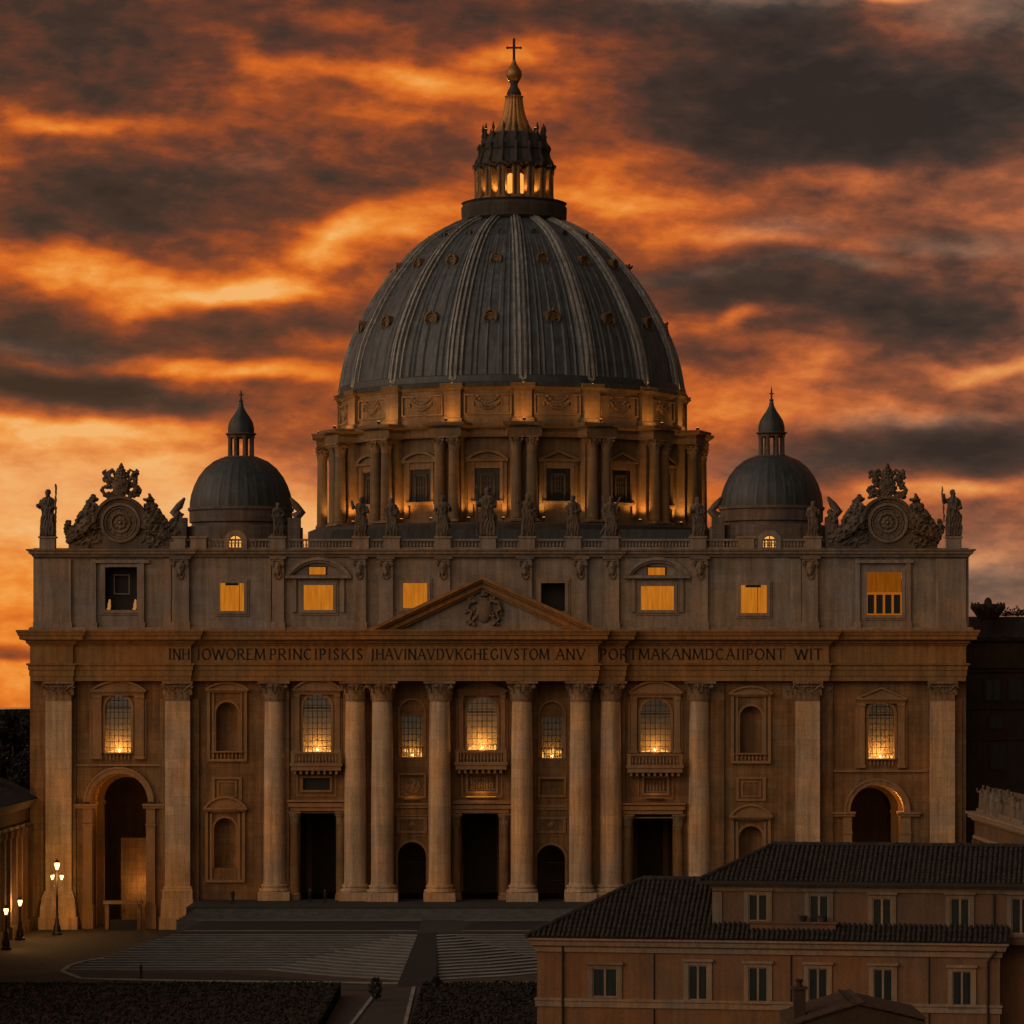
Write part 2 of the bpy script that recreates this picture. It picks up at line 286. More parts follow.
# ------------------------------------------------------------------ mesh builder
class MB:
    def __init__(s): s.v = []; s.f = []
    def add(s, vs, fs):
        o = len(s.v); s.v += [tuple(p) for p in vs]; s.f += [tuple(i + o for i in f) for f in fs]; return s
    def box(s, x0, x1, y0, y1, z0, z1):
        return s.add([(x0, y0, z0), (x1, y0, z0), (x1, y1, z0), (x0, y1, z0), (x0, y0, z1), (x1, y0, z1), (x1, y1, z1), (x0, y1, z1)],
                     [(0, 3, 2, 1), (4, 5, 6, 7), (0, 1, 5, 4), (1, 2, 6, 5), (2, 3, 7, 6), (3, 0, 4, 7)])
    def pbox(s, px0, px1, py0, py1, yf, yb):      # front rectangle given in facade rows/columns, at depth yf
        return s.box(X(px0, yf), X(px1, yf), yf, yb, Z(py1, yf), Z(py0, yf))
    def prism(s, poly, y0, y1):                   # poly in XZ, extruded along Y
        n = len(poly)
        vs = [(x, y0, z) for x, z in poly] + [(x, y1, z) for x, z in poly]
        fs = [tuple(range(n)), tuple(range(2 * n - 1, n - 1, -1))] + [(i, i + n, (i + 1) % n + n, (i + 1) % n) for i in range(n)]
        return s.add(vs, fs)
    def strip(s, a, b, y0, y1, closed=False):     # band between two XZ polylines with thickness
        n = len(a); vs = [(x, y0, z) for x, z in a] + [(x, y0, z) for x, z in b] + [(x, y1, z) for x, z in a] + [(x, y1, z) for x, z in b]
        fs = []
        for i in range(n if closed else n - 1):
            j = (i + 1) % n
            fs += [(i, j, n + j, n + i), (2 * n + i, 3 * n + i, 3 * n + j, 2 * n + j), (i, 2 * n + i, 2 * n + j, j), (n + i, n + j, 3 * n + j, 3 * n + i)]
        if not closed: fs += [(0, n, 3 * n, 2 * n), (n - 1, 3 * n - 1, 4 * n - 1, 2 * n - 1)]
        return s.add(vs, fs)
    def lathe(s, prof, cx=0, cy=0, n=24, a0=0, a1=2 * PI, mod=None):
        full = abs(a1 - a0 - 2 * PI) < 1e-6; m = n if full else n + 1
        vs = []
        for r, z in prof:
            for i in range(m):
                a = a0 + (a1 - a0) * i / n; rr = r * (mod(a, z) if mod else 1)
                vs.append((cx + rr * math.cos(a), cy + rr * math.sin(a), z))
        fs = []
        for j in range(len(prof) - 1):
            for i in range(n):
                k = (i + 1) % m
                fs.append((j * m + i, j * m + k, (j + 1) * m + k, (j + 1) * m + i))
        return s.add(vs, fs)
    def tube(s, pts, rad, n=8):
        pts = [Vector(p) for p in pts]
        if not isinstance(rad, (list, tuple)): rad = [rad] * len(pts)
        vs = []; up = Vector((0, 0, 1))
        d0 = (pts[1] - pts[0]).normalized()
        a = d0.orthogonal().normalized()
        for i, p in enumerate(pts):
            d = (pts[min(i + 1, len(pts) - 1)] - pts[max(i - 1, 0)]).normalized()
            a = (a - d * a.dot(d)).normalized(); b = d.cross(a)
            for k in range(n):
                t = 2 * PI * k / n; vs.append(p + (a * math.cos(t) + b * math.sin(t)) * rad[i])
        fs = [(i * n + k, i * n + (k + 1) % n, (i + 1) * n + (k + 1) % n, (i + 1) * n + k) for i in range(len(pts) - 1) for k in range(n)]
        fs += [tuple(range(n - 1, -1, -1)), tuple(range((len(pts) - 1) * n, len(pts) * n))]
        return s.add(vs, fs)
    def ball(s, c, r, n=10, m=7, rot=None):
        if not isinstance(r, (list, tuple)): r = (r, r, r)
        vs = []
        for j in range(m + 1):
            p = PI * j / m
            for i in range(n):
                a = 2 * PI * i / n
                q = Vector((r[0] * math.sin(p) * math.cos(a), r[1] * math.sin(p) * math.sin(a), r[2] * math.cos(p)))
                if rot: q = rot @ q
                vs.append(Vector(c) + q)
        fs = [(j * n + i, (j + 1) * n + i, (j + 1) * n + (i + 1) % n, j * n + (i + 1) % n) for j in range(m) for i in range(n)]
        return s.add(vs, fs)
    def sweep(s, path, prof, closed=False):       # moulding: prof = [(outward, z)], path in plan, outward = right of travel
        P = [Vector(p) for p in path]; n = len(P); k = len(prof); vs = []
        for i in range(n):
            ds = []
            if closed or i > 0: ds.append((P[i] - P[i - 1]).normalized())
            if closed or i < n - 1: ds.append((P[(i + 1) % n] - P[i]).normalized())
            ns = [Vector((d.y, -d.x)) for d in ds]
            m = ns[0] if len(ns) == 1 else (ns[0] + ns[1]) / max(.2, 1 + ns[0].dot(ns[1]))
            for d, z in prof: vs.append((P[i].x + m.x * d, P[i].y + m.y * d, z))
        fs = []
        for i in range(n if closed else n - 1):
            j = (i + 1) % n
            fs += [(i * k + a, j * k + a, j * k + a + 1, i * k + a + 1) for a in range(k - 1)]
        if not closed: fs += [tuple(range(k)), tuple(range(n * k - 1, (n - 1) * k - 1, -1))]
        return s.add(vs, fs)
    def wall(s, outer, holes, y, depth):          # pierced wall: outline and openings in XZ
        polys = [outer] + [h for h, d in holes]
        flat = [p for poly in polys for p in poly]
        tris = tessellate_polygon([[Vector((p[0], p[1], 0)) for p in poly] for poly in polys])
        s.add([(p[0], y, p[1]) for p in flat], tris)
        for h, d in holes:
            n = len(h)
            s.add([(p[0], y, p[1]) for p in h] + [(p[0], y + d, p[1]) for p in h], [(i, (i + 1) % n, n + (i + 1) % n, n + i) for i in range(n)])
        return s
    def leafstrip(s, o, out, tan, h, w, curl, seg=5):   # acanthus leaf
        o, out, tan = Vector(o), Vector(out), Vector(tan); vs = []
        for j in range(seg + 1):
            t = j / seg
            rise = h * (math.sin(t * PI * .62) / math.sin(PI * .5)); push = curl * (t ** 2.6)
            ww = w * (1 - .55 * t) * (1 + .18 * math.sin(t * 14))
            c = o + out * push + Vector((0, 0, rise if t < .85 else rise))
            vs += [c - tan * ww / 2, c + out * (.12 * w), c + tan * ww / 2]
        fs = []
        for j in range(seg):
            for a in (0, 1): fs.append((j * 3 + a, j * 3 + a + 1, j * 3 + a + 4, j * 3 + a + 3))
        return s.add(vs, fs)
    def xf(s, mat):
        s.v = [tuple(mat @ Vector(p)) for p in s.v]; return s
    def mesh(s, name, mat, smooth=0):
        me = bpy.data.meshes.new(name); me.from_pydata(s.v, [], s.f); me.update()
        if mat: me.materials.append(mat)
        if smooth:
            me.shade_smooth(); me.set_sharp_from_angle(angle=math.radians(smooth))
        return me
    def build(s, name, mat, parent=None, smooth=0, loc=None):
        o = bpy.data.objects.new(name, s.mesh(name, mat, smooth)); C.objects.link(o)
        if parent is not None: o.parent = parent
        if loc: o.location = loc
        return o
def fused(mb, voxel, name, mat, rough=0, fq=(1, 1, 1)):                  # merge the limbs into one continuous skin
    tmp = bpy.data.objects.new('tmp', mb.mesh('tmp', None)); C.objects.link(tmp)
    md = tmp.modifiers.new('r', 'REMESH'); md.mode = 'VOXEL'; md.voxel_size = voxel; md.use_smooth_shade = True
    sm = tmp.modifiers.new('s', 'SMOOTH'); sm.factor = .5; sm.iterations = 1
    dg = bpy.context.evaluated_depsgraph_get()
    me = bpy.data.meshes.new_from_object(tmp.evaluated_get(dg)); me.name = name
    if rough:                                     # chiselled surface
        me.update(); ns = [v.normal.copy() for v in me.vertices]
        for v, n in zip(me.vertices, ns):
            p = Vector((v.co.x * fq[0], v.co.y * fq[1], v.co.z * fq[2])); d = noise.noise(p) + .5 * noise.noise(p * 2.3)
            v.co += n * rough * (1 - 2 * abs(d) * 1.6)
        me.update()
    bpy.data.objects.remove(tmp); me.materials.clear(); me.materials.append(mat)
    return me
def tag(o, label=None, cat=None, group=None, kind=None):
    if label: o['label'] = label
    if cat: o['category'] = cat
    if group: o['group'] = group
    if kind: o['kind'] = kind
    return o
def empty(name, loc=(0, 0, 0), rz=0, parent=None):
    o = bpy.data.objects.new(name, None); C.objects.link(o); o.location = loc; o.rotation_euler = (0, 0, rz)
    o.empty_display_size = 1
    if parent is not None: o.parent = parent
    return o
def link(name, me, parent=None, loc=None, rz=0, scale=None):
    o = bpy.data.objects.new(name, me); C.objects.link(o)
    if parent is not None: o.parent = parent
    if loc: o.location = loc
    o.rotation_euler = (0, 0, rz)
    if scale: o.scale = scale
    return o
def light(name, loc, power, col=(1, .5, .16), radius=.25, parent=None, typ='POINT', target=None, spot=1.2, blend=.8):
    l = bpy.data.lights.new(name, typ); l.energy = power; l.color = col; l.shadow_soft_size = radius
    o = bpy.data.objects.new(name, l); C.objects.link(o); o.location = loc
    if typ == 'SPOT':
        l.spot_size = spot; l.spot_blend = blend
        o.rotation_euler = (Vector(loc) - Vector(target)).to_track_quat('Z', 'Y').to_euler()
    if parent is not None: o.parent = parent
    return o
def arc(cx, cz, r, a0, a1, n=12, rz=None):
    rz = r if rz is None else rz
    return [(cx + r * math.cos(a0 + (a1 - a0) * i / n), cz + rz * math.sin(a0 + (a1 - a0) * i / n)) for i in range(n + 1)]
def arch_poly(cx, hw, ytop, ybot, Y=0, n=12):     # arched opening, facade rows/columns -> XZ
    s_ = S(Y); r = hw / s_; zs = Z(ytop + hw, Y); x = X(cx, Y)
    return [(x - r, Z(ybot, Y)), (x + r, Z(ybot, Y))] + arc(x, zs, r, 0, PI, n)
def rect_poly(x0, x1, y0, y1, Y=0):
    return [(X(x0, Y), Z(y1, Y)), (X(x1, Y), Z(y1, Y)), (X(x1, Y), Z(y0, Y)), (X(x0, Y), Z(y0, Y))]

# ================================================================== THE BASILICA
GZ = -3.5                                         # square level; the church stands on a raised platform at 0
church = empty('basilica'); tag(church, 'huge domed stone basilica with columned facade behind the square', 'basilica')
Q = church
WT = 1.3                                          # facade wall thickness

# --- plan of the facade front: (column, depth) breakpoints, left to right
FRONT = [(30, -1.55), (73, -1.55), (73, -1.1), (163, -1.1), (163, -1.75), (191, -1.75), (191, -1.1), (341, -1.1), (341, -2.3), (368, -2.3),
         (368, -3.5), (598, -3.5), (598, -2.3), (625, -2.3), (625, -1.1), (786, -1.1), (786, -1.75), (829, -1.75), (829, -1.1), (928, -1.1), (928, -1.5), (966, -1.5)]
def front_y(px):
    for i in range(len(FRONT) - 1):
        if FRONT[i][0] <= px <= FRONT[i + 1][0] and FRONT[i][0] != FRONT[i + 1][0]: return FRONT[i][1]
    return -1.1
plan = [(X(30, -1.5), 22)] + [(X(p, y), y) for p, y in FRONT] + [(X(966, -1.5), 22)]
z = lambda py: Z(py, -2)
prof = [(-1.0, z(681)), (0, z(681)), (0, z(676)), (.10, z(676)), (.10, z(670)), (.22, z(670)), (.22, z(666)), (.42, z(665)), (.45, z(663.5)), (0, z(663)),
        (0, z(646)), (.12, z(645.5)), (.22, z(644)), (.45, z(643)), (.45, z(641)), (.62, z(640.5)), (1.15, z(639.5)), (1.18, z(636)), (1.30, z(635.5)),
        (1.40, z(633)), (1.52, z(631.5)), (1.52, z(630)), (-1.6, z(629.4))]
MB().sweep(plan, prof).build('entablature', M['ent'], Q)
m = MB()                                           # dentils under the cornice
for i in range(len(FRONT) - 1):
    (a, ya), (b, yb) = FRONT[i], FRONT[i + 1]
    if a == b: continue
    x = X(a, ya) + .2
    while x < X(b, yb) - .4:
        m.box(x, x + .36, ya - .42, ya - .02, z(642.8), z(640.7)); x += .72
m.build('dentil_row', M['ent'], Q)

# --- inscription cut in roman capitals, each stroke a thin bar with serifs
GL = {
 'I': [[(.5, 0), (.5, 1)]], 'N': [[(.12, 0), (.12, 1)], [(.12, 1), (.88, 0)], [(.88, 0), (.88, 1)]],
 'H': [[(.12, 0), (.12, 1)], [(.88, 0), (.88, 1)], [(.12, .52), (.88, .52)]],
 'O': [[(.5 + .44 * math.sin(a * PI / 8), .5 + .5 * math.cos(a * PI / 8)) for a in range(17)]],
 'W': [[(0, 1), (.25, 0)], [(.25, 0), (.5, .95)], [(.5, .95), (.75, 0)], [(.75, 0), (1, 1)]],
 'R': [[(.15, 0), (.15, 1)], [(.15, 1), (.55, 1), (.76, .9), (.8, .75), (.74, .58), (.55, .5), (.15, .5)], [(.45, .5), (.95, 0)]],
 'E': [[(.18, 0), (.18, 1)], [(.18, 1), (.8, 1)], [(.18, .52), (.66, .52)], [(.18, 0), (.84, 0)]],
 'M': [[(.06, 0), (.14, 1)], [(.14, 1), (.5, .08)], [(.5, .08), (.86, 1)], [(.86, 1), (.94, 0)]],
 'P': [[(.18, 0), (.18, 1)], [(.18, 1), (.58, 1), (.8, .9), (.84, .74), (.78, .56), (.58, .47), (.18, .47)]],
 'C': [[(.5 + .44 * math.cos(a), .5 + .5 * math.sin(a)) for a in [math.radians(45 + 27 * i) for i in range(11)]]],
 'G': [[(.5 + .44 * math.cos(a), .5 + .5 * math.sin(a)) for a in [math.radians(45 + 27 * i) for i in range(11)]], [(.86, .12), (.86, .45)]],
 'S': [[(.8, .85), (.65, .98), (.42, 1), (.22, .88), (.2, .7), (.35, .57), (.62, .45), (.8, .3), (.78, .12), (.6, 0), (.35, 0), (.18, .15)]],
 'K': [[(.15, 0), (.15, 1)], [(.85, 1), (.18, .48)], [(.4, .62), (.92, 0)]],
 'J': [[(.6, 1), (.6, .1), (.5, -.12), (.25, -.2)]], 'A': [[(.02, 0), (.5, 1)], [(.5, 1), (.98, 0)], [(.22, .36), (.78, .36)]],
 'V': [[(.02, 1), (.5, 0)], [(.5, 0), (.98, 1)]],
 'D': [[(.15, 0), (.15, 1)], [(.15, 1), (.5, 1), (.78, .86), (.9, .5), (.78, .14), (.5, 0), (.15, 0)]],
 'T': [[(.5, 0), (.5, 1)], [(.05, 1), (.95, 1)]]}
GW = {'I': .38, 'J': .5, 'W': 1.45, 'M': 1.25, 'O': 1.1, 'E': .8, 'S': .75, 'P': .8, 'R': .92, 'T': .9, 'C': 1.0, 'G': 1.0, 'D': 1.05, 'N': 1.05}
def word(mb, txt, p0, p1):
    tot = sum(GW.get(c, 1) + .2 for c in txt) - .2; k = (p1 - p0) / tot; p = p0
    for c in txt:
        w = GW.get(c, 1) * k; yf = front_y(p + w / 2) - .035; yb = yf + .06
        x0, x1, zb, zt = X(p, yf), X(p + w, yf), Z(659.4, yf), Z(649.0, yf)
        for st in GL[c]:
            pts = [(x0 + a * (x1 - x0), zb + b * (zt - zb)) for a, b in st]
            for (ax, az_), (bx_, bz) in zip(pts, pts[1:]):
                d = Vector((bx_ - ax, bz - az_)); n = Vector((-d.y, d.x)).normalized()
                thick = .095 if abs(d.x) < .35 * abs(d.y) or d.x * d.y < 0 else .055
                e = d.normalized() * .02; n *= thick
                mb.prism([(ax - n.x - e.x, az_ - n.y - e.y), (bx_ - n.x + e.x, bz - n.y + e.y), (bx_ + n.x + e.x, bz + n.y + e.y), (ax + n.x - e.x, az_ + n.y - e.y)], yf, yb)
            if len(pts) == 2:
                for (ax, az_) in pts:
                    if az_ < zb + .03 or az_ > zt - .03:
                        mb.prism([(ax - .19, az_ - .028), (ax + .19, az_ - .028), (ax + .19, az_ + .028), (ax - .19, az_ + .028)], yf - .004, yb)
        mb.build('letter', M['letter'], ins_); mb = MB(); p += w + .2 * k
ins_ = empty('inscription', (0, 0, 0), 0, Q)
for t, a, b in [('INH', 168.5, 189.5), ('IOWOREM', 197, 265), ('PRINCIPISKIS', 269.5, 363), ('JHAVINAVDVKGHEGIVSTOM', 370.5, 549), ('ANV', 556, 585), ('PORTMAKANMDCAIIPONT', 600, 784.5), ('WIT', 795, 822)]:
    word(MB(), t, a, b)

# --- pierced lower wall
UPW = [(118, 13, 695, 753), (317, 14, 694, 752), (482, 15, 697, 750), (655.5, 15, 699, 752), (881.5, 13, 702, 759)]
NICHE = [(227, 11, 702, 751), (225, 11, 818, 868), (751, 11, 706, 753), (751, 12, 826, 872)]
SMALL = [(412, 12, 700, 757), (552, 12, 702, 758)]
holes = [(arch_poly(*w), 1.0) for w in UPW] + [(arch_poly(*n), .25) for n in NICHE] + [(arch_poly(*w), .9) for w in SMALL]
holes += [(arch_poly(119, 29, 773, 929), WT), (arch_poly(877, 27, 784.5, 929), WT)]
DOORS = [(300, 336, 812, 900), (461, 499, 814, 900), (633, 673, 815, 900)]
holes += [(rect_poly(*d), WT) for d in DOORS] + [(arch_poly(412, 14, 842, 900), WT), (arch_poly(551, 14, 845, 900), WT)]
PAN = [(303, 330, 778, 790), (400, 424, 775, 796), (540, 564, 779, 795), (644, 667, 778, 793), (468, 496, 774, 791)]
holes += [(rect_poly(*p), .35) for p in PAN]
outer = [(X(30), GZ), (X(966), GZ), (X(966), Z(676)), (X(30), Z(676))]
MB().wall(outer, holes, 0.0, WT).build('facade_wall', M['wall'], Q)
for a in PAN[1:]: MB().pbox(a[0] - 1, a[1] + 1, a[2] - 1, a[3] + 1, .35, .5).build('panel_back', M['wall'], Q)
MB().pbox(302, 331, 777, 791, .35, .5).build('mezzanine_opening', M['iron'], Q)
MB().box(X(30), X(30) + 1.2, .01, 22, GZ, Z(676)).build('side_wall', M['wall'], Q); MB().box(X(966) - 1.2, X(966), .01, 22, GZ, Z(676)).build('side_wall', M['wall'], Q)
# side pilasters on the left return, seen edge-on
for y in (5, 13, 20): MB().box(X(30) - .7, X(30), y, y + 1.6, GZ, Z(683)).build('side_pilaster', M['wall'], Q)

# portico behind the doors: floor, vault, back wall with inner doors
zc = Z(800)
m = MB(); m.box(X(192), X(838), 13, 13.6, 0, zc); m.box(X(192), X(838), WT, 13, zc, zc + .4)
m.box(X(192) - .5, X(192), WT, 13.6, 0, zc + .4); m.box(X(838), X(838) + .5, WT, 13.6, 0, zc + .4)
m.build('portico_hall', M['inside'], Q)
for (cx_, w, h) in ((325, 3.2, 10), (480, 4.2, 11), (650, 3.2, 10)):
    x_ = X(cx_, 13); d_ = MB().box(x_ - w / 2, x_ + w / 2, 12.8, 12.98, 0.1, h).build('inner_door', M['door'], Q)
    m = MB(); m.box(x_ - w / 2 - .7, x_ - w / 2, 12.6, 12.98, .1, h + .8); m.box(x_ + w / 2, x_ + w / 2 + .7, 12.6, 12.98, .1, h + .8); m.box(x_ - w / 2 - 1, x_ + w / 2 + 1, 12.5, 12.98, h + .8, h + 1.6)
    m.build('door_frame', M['trim'], d_)
# iron gates standing in the small arched doors
for cx_, yt in ((412, 842), (551, 845)):
    m = MB(); x_ = X(cx_); 
    for i in range(-6, 7): m.tube([(x_ + i * .25, 1.6, 0.02), (x_ + i * .25, 1.6, 6.2 - abs(i) * .12)], .035, 5)
    m.box(x_ - 1.7, x_ + 1.7, 1.57, 1.63, 2.2, 2.3); m.box(x_ - 1.7, x_ + 1.7, 1.57, 1.63, 4.4, 4.5)
    m.build('iron_gate', M['iron'], Q)
# door surround: small columns and lintels of the three great doors
for (a, b, t, bt) in DOORS:
    m = MB(); m.pbox(a - 12, b + 12, t - 9, t - 5, -.9, 0); m.pbox(a - 10, b + 10, t - 5, t - 1, -.65, 0); m.pbox(a - 13, b + 13, t - 12, t - 10, -1.1, 0)
    m.build('door_lintel', M['trim'], Q)
    for cx_ in (a - 5.5, b + 5.5):
        x_ = X(cx_, -.3)
        c_ = MB().lathe([(.62, .9), (.60, 3), (.52, Z(t + 12))], x_, -.25, 16).build('small_column', M['wall'], Q, 40)
        MB().lathe([(.8, .0), (.8, .45), (.72, .5), (.78, .65), (.64, .8), (.62, .92)], x_, -.25, 16).build('base', M['trim'], c_, 40)
        cp = MB().lathe([(.52, Z(t + 12)), (.58, Z(t + 11)), (.62, Z(t + 6)), (.85, Z(t + 1))], x_, -.25, 12)
        for k in range(8):
            an = k * PI / 4; cp.leafstrip((x_ + .55 * math.cos(an), -.25 + .55 * math.sin(an), Z(t + 11.5)), (math.cos(an), math.sin(an), 0), (-math.sin(an), math.cos(an), 0), 1.0, .4, .3)
        cp.box(x_ - .8, x_ + .8, -.98, .3, Z(t + 1), Z(t - .8)); cp.build('capital', M['carved'], c_)
# string courses between storeys
for a, b, py in ((290, 343, 800), (395, 428, 803), (453, 511, 800), (537, 567, 805), (625, 687, 805)):
    m = MB(); m.pbox(a, b, py, py + 2.2, -.32, 0); m.pbox(a, b, py + 2.2, py + 5, -.18, 0); m.pbox(a, b, py + 12, py + 13.2, -.1, 0)
    m.build('string_course', M['trim'], Q)

# --- columns and pilasters
def capital_round(r, h):
    m = MB().lathe([(r * .97, 0), (r * 1.0, .12), (r * .98, .2), (r * 1.02, h * .5), (r * 1.25, h * .86)], 0, 0, 16)
    for row, (zz, hh, cu, off) in enumerate(((.15, h * .42, .38, 0), (h * .30, h * .44, .45, .5))):
        for k in range(8):
            an = (k + off) * PI / 4; m.leafstrip((r * .98 * math.cos(an), r * .98 * math.sin(an), zz), (math.cos(an), math.sin(an), 0), (-math.sin(an), math.cos(an), 0), hh, r * .62, cu)
    for k in range(4):
        an = PI / 4 + k * PI / 2; d = Vector((math.cos(an), math.sin(an), 0)); t = Vector((-d.y, d.x, 0))
        pts = [d * r * 1.0 + Vector((0, 0, h * .45)), d * r * 1.2 + Vector((0, 0, h * .68)), d * r * 1.5 + Vector((0, 0, h * .84)), d * r * 1.62 + Vector((0, 0, h * .74)), d * r * 1.52 + Vector((0, 0, h * .66)), d * r * 1.45 + Vector((0, 0, h * .73))]
        m.tube(pts, [.1, .13, .15, .15, .12, .08], 6)
        for sg in (-1, 1):
            q = Vector((math.cos(an + sg * .62), math.sin(an + sg * .62), 0)) * r * 1.1
            m.tube([q + Vector((0, 0, h * .5)), q * 1.1 + Vector((0, 0, h * .72)), q * 1.22 + Vector((0, 0, h * .82)), q * 1.2 + Vector((0, 0, h * .72))], [.06, .09, .1, .07], 5)
    a = r * 1.42; k = r * 1.12
    pl = []
    for q in range(4):
        c0 = Vector((a, a)) if q == 0 else Vector((-a, a)) if q == 1 else Vector((-a, -a)) if q == 2 else Vector((a, -a))
        pl.append(tuple(c0)); mid = [(0, k), (-k, 0), (0, -k), (k, 0)][q]; pl.append(mid)
    vs = [(x, y, h * .88) for x, y in pl] + [(x, y, h) for x, y in pl]; n = 8
    m.add(vs, [tuple(range(n - 1, -1, -1)), tuple(range(n, 2 * n))] + [(i, (i + 1) % n, n + (i + 1) % n, n + i) for i in range(n)])
    return m
def capital_flat(w, d, h):
    m = MB().box(-w / 2 * .98, w / 2 * .98, -d, 0, 0, h * .86)
    for row, (n, zz, hh, cu) in enumerate(((4, .1, h * .42, .38), (5, h * .30, h * .44, .45))):
        for k in range(n):
            x = -w / 2 + w * (k + .5) / n if row == 0 else -w / 2 + w * k / (n - 1)
            m.leafstrip((x, -d, zz), (0, -1, 0), (1, 0, 0), hh, w / n * .95, cu)
        for sg in (-1, 1): m.leafstrip((sg * w / 2, -d * .5, zz), (sg, 0, 0), (0, 1, 0), hh, d * .9, cu)
    for sg in (-1, 1):
        m.tube([(sg * w * .25, -d - .1, h * .5), (sg * w * .45, -d - .3, h * .74), (sg * w * .6, -d - .4, h * .82), (sg * w * .62, -d - .42, h * .68), (sg * w * .54, -d - .38, h * .68)], [.08, .12, .15, .15, .1], 6)
        m.tube([(sg * w * .2, -d - .1, h * .5), (sg * w * .12, -d - .3, h * .76), (sg * w * .04, -d - .3, h * .74)], [.07, .1, .08], 5)
    m.box(-w / 2 - .35, w / 2 + .35, -d - .4, 0, h * .87, h)
    m.ball((0, -d - .35, h * .92), (.25, .15, .2), 6, 4)
    return m
z_cap_top, z_cap_bot = Z(681.2, -2), Z(701, -2)
CH = z_cap_top - z_cap_bot
R0 = 1.36
sh = MB().lathe([(R0 * 1.06, 2.05), (R0 * 1.03, 2.2), (R0, 2.5), (R0, 9)] + [(R0 * (1 - .11 * ((k + 1) / 8) ** 1.4), 9 + (z_cap_bot - 9) * (k + 1) / 8) for k in range(8)], 0, 0, 28).mesh('column_shaft', M['column'], 40)
bs = MB().box(-R0 * 1.42, R0 * 1.42, -R0 * 1.42, R0 * 1.42, 0, 1.05).lathe([(R0 * 1.36, 1.05), (R0 * 1.42, 1.2), (R0 * 1.36, 1.4), (R0 * 1.18, 1.45), (R0 * 1.15, 1.6), (R0 * 1.24, 1.7), (R0 * 1.22, 1.9), (R0 * 1.06, 1.98), (R0 * 1.05, 2.06)], 0, 0, 28).mesh('column_base', M['column'], 40)
cm = capital_round(R0 * .89, CH).mesh('capital', M['carved'], 50)
COLS = [(274, -.2), (355, -.95), (382, -2.15), (439.5, -2.15), (522, -2.15), (580.5, -2.15), (611, -.95), (700, -.2)]
for px, y in COLS:
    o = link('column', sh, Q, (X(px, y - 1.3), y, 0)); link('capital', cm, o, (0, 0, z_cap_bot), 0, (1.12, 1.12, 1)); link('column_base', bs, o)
PIL = [(58.5, 26, 1.35, 891, 'a'), (177.5, 25, 1.5, 886, 'b'), (808, 24, 1.5, 886, 'b'), (943, 24, 1.3, 891, 'a')]
for px, w, d, yb, k in PIL:
    y = -d; x = X(px, y); ww = w / S(y); zb = Z(yb, y)
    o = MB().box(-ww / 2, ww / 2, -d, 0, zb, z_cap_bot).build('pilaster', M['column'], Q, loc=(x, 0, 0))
    capital_flat(ww, d, CH).build('capital', M['carved'], o, 50, (0, 0, z_cap_bot))
    bw = ww / 2 + (.55 if k == 'a' else .42); bot = GZ
    b = MB()
    b.sweep([(-ww / 2, .5), (-ww / 2, -d), (ww / 2, -d), (ww / 2, .5)], [(0, zb + .02), (.12, zb), (.22, zb - .25), (.18, zb - .35), (.34, zb - .55), (.34, zb - .75), (bw - ww / 2 - .1, zb - .85), (bw - ww / 2 - .1, zb - 1.6), (bw - ww / 2, zb - 1.7), (bw - ww / 2 + .08, bot + 1.5), (bw - ww / 2 + .25, bot + 1.45), (bw - ww / 2 + .25, bot)])
    b.build('pedestal', M['column'], o)
# flat backing pilasters flanking (shallow strips behind columns)
m = MB()
for a, b in ((262, 268), (281, 289), (343, 346.5), (364, 369), (390, 394), (428, 431), (449, 452), (511, 514), (533, 537), (567, 571), (590, 600), (620, 625), (687, 690), (710, 724), (783, 796), (821, 833), (72, 76), (160, 165), (190, 199), (955, 962)):
    MB().pbox(a, b, 699, 889, -.42, 0).pbox(a, b, 889, 901, -.7, 0).build('backing_pilaster', M['wall'], Q)
for a, b in ((262, 289), (343, 369), (427, 452), (511, 537), (567, 598), (598, 625), (687, 724), (783, 833)):
    b_c = MB(); n = max(2, int((b - a) / 6)); b_c.pbox(a, b, 683, 699, -.4, 0)
    for k in range(n):
        for r_ in (0, 1):
            xx = X(a + (k + .5 + .5 * r_ * (k < n - 1)) * (b - a) / n); b_c.leafstrip((xx, -.4, Z(698 - 6 * r_)), (0, -1, 0), (1, 0, 0), .95, .55, .3)
    b_c.build('backing_capital', M['carved'], Q, 50)

# --- windows
def segment(cx, hw, ytop, ybase, Y, n=14):        # segmental pediment outline
    x = X(cx, Y); w = hw / S(Y); h = Z(ytop, Y) - Z(ybase, Y); r = (w * w + h * h) / (2 * h); a = math.asin(w / r); zc_ = Z(ytop, Y) - r
    return [(x + r * math.sin(t), zc_ + r * math.cos(t)) for t in [-a + 2 * a * i / n for i in range(n + 1)]]
def pediment(mb, cx, hw, ytop, yb, Y, kind, mat=None):
    x = X(cx, Y); w = hw / S(Y); t = 2.3 / S(Y)
    if kind == 'tri': outl = [(x - w, Z(yb, Y)), (x, Z(ytop, Y)), (x + w, Z(yb, Y))]
    else: outl = segment(cx, hw, ytop, yb, Y)
    xc, zc_ = x, Z(yb, Y)
    inn = [(xc + (a - xc) * (1 - t / w * 1.3), zc_ + (b - zc_) * (1 - t / (Z(ytop, Y) - zc_)) + .02) for a, b in outl]
    mb.prism([p for p in outl] , Y + .28, 0)
    mb.strip(outl, inn, Y, 0)
    mid = [(.5 * (a[0] + b[0]), .5 * (a[1] + b[1])) for a, b in zip(outl, inn)]
    mb.strip(mid, inn, Y + .12, 0)
    mb.pbox(cx - hw, cx + hw, yb - .2, yb + 1.6, Y - .03, 0); mb.pbox(cx - hw + 1.5, cx + hw - 1.5, yb + 1.6, yb + 3.4, Y + .2, 0)
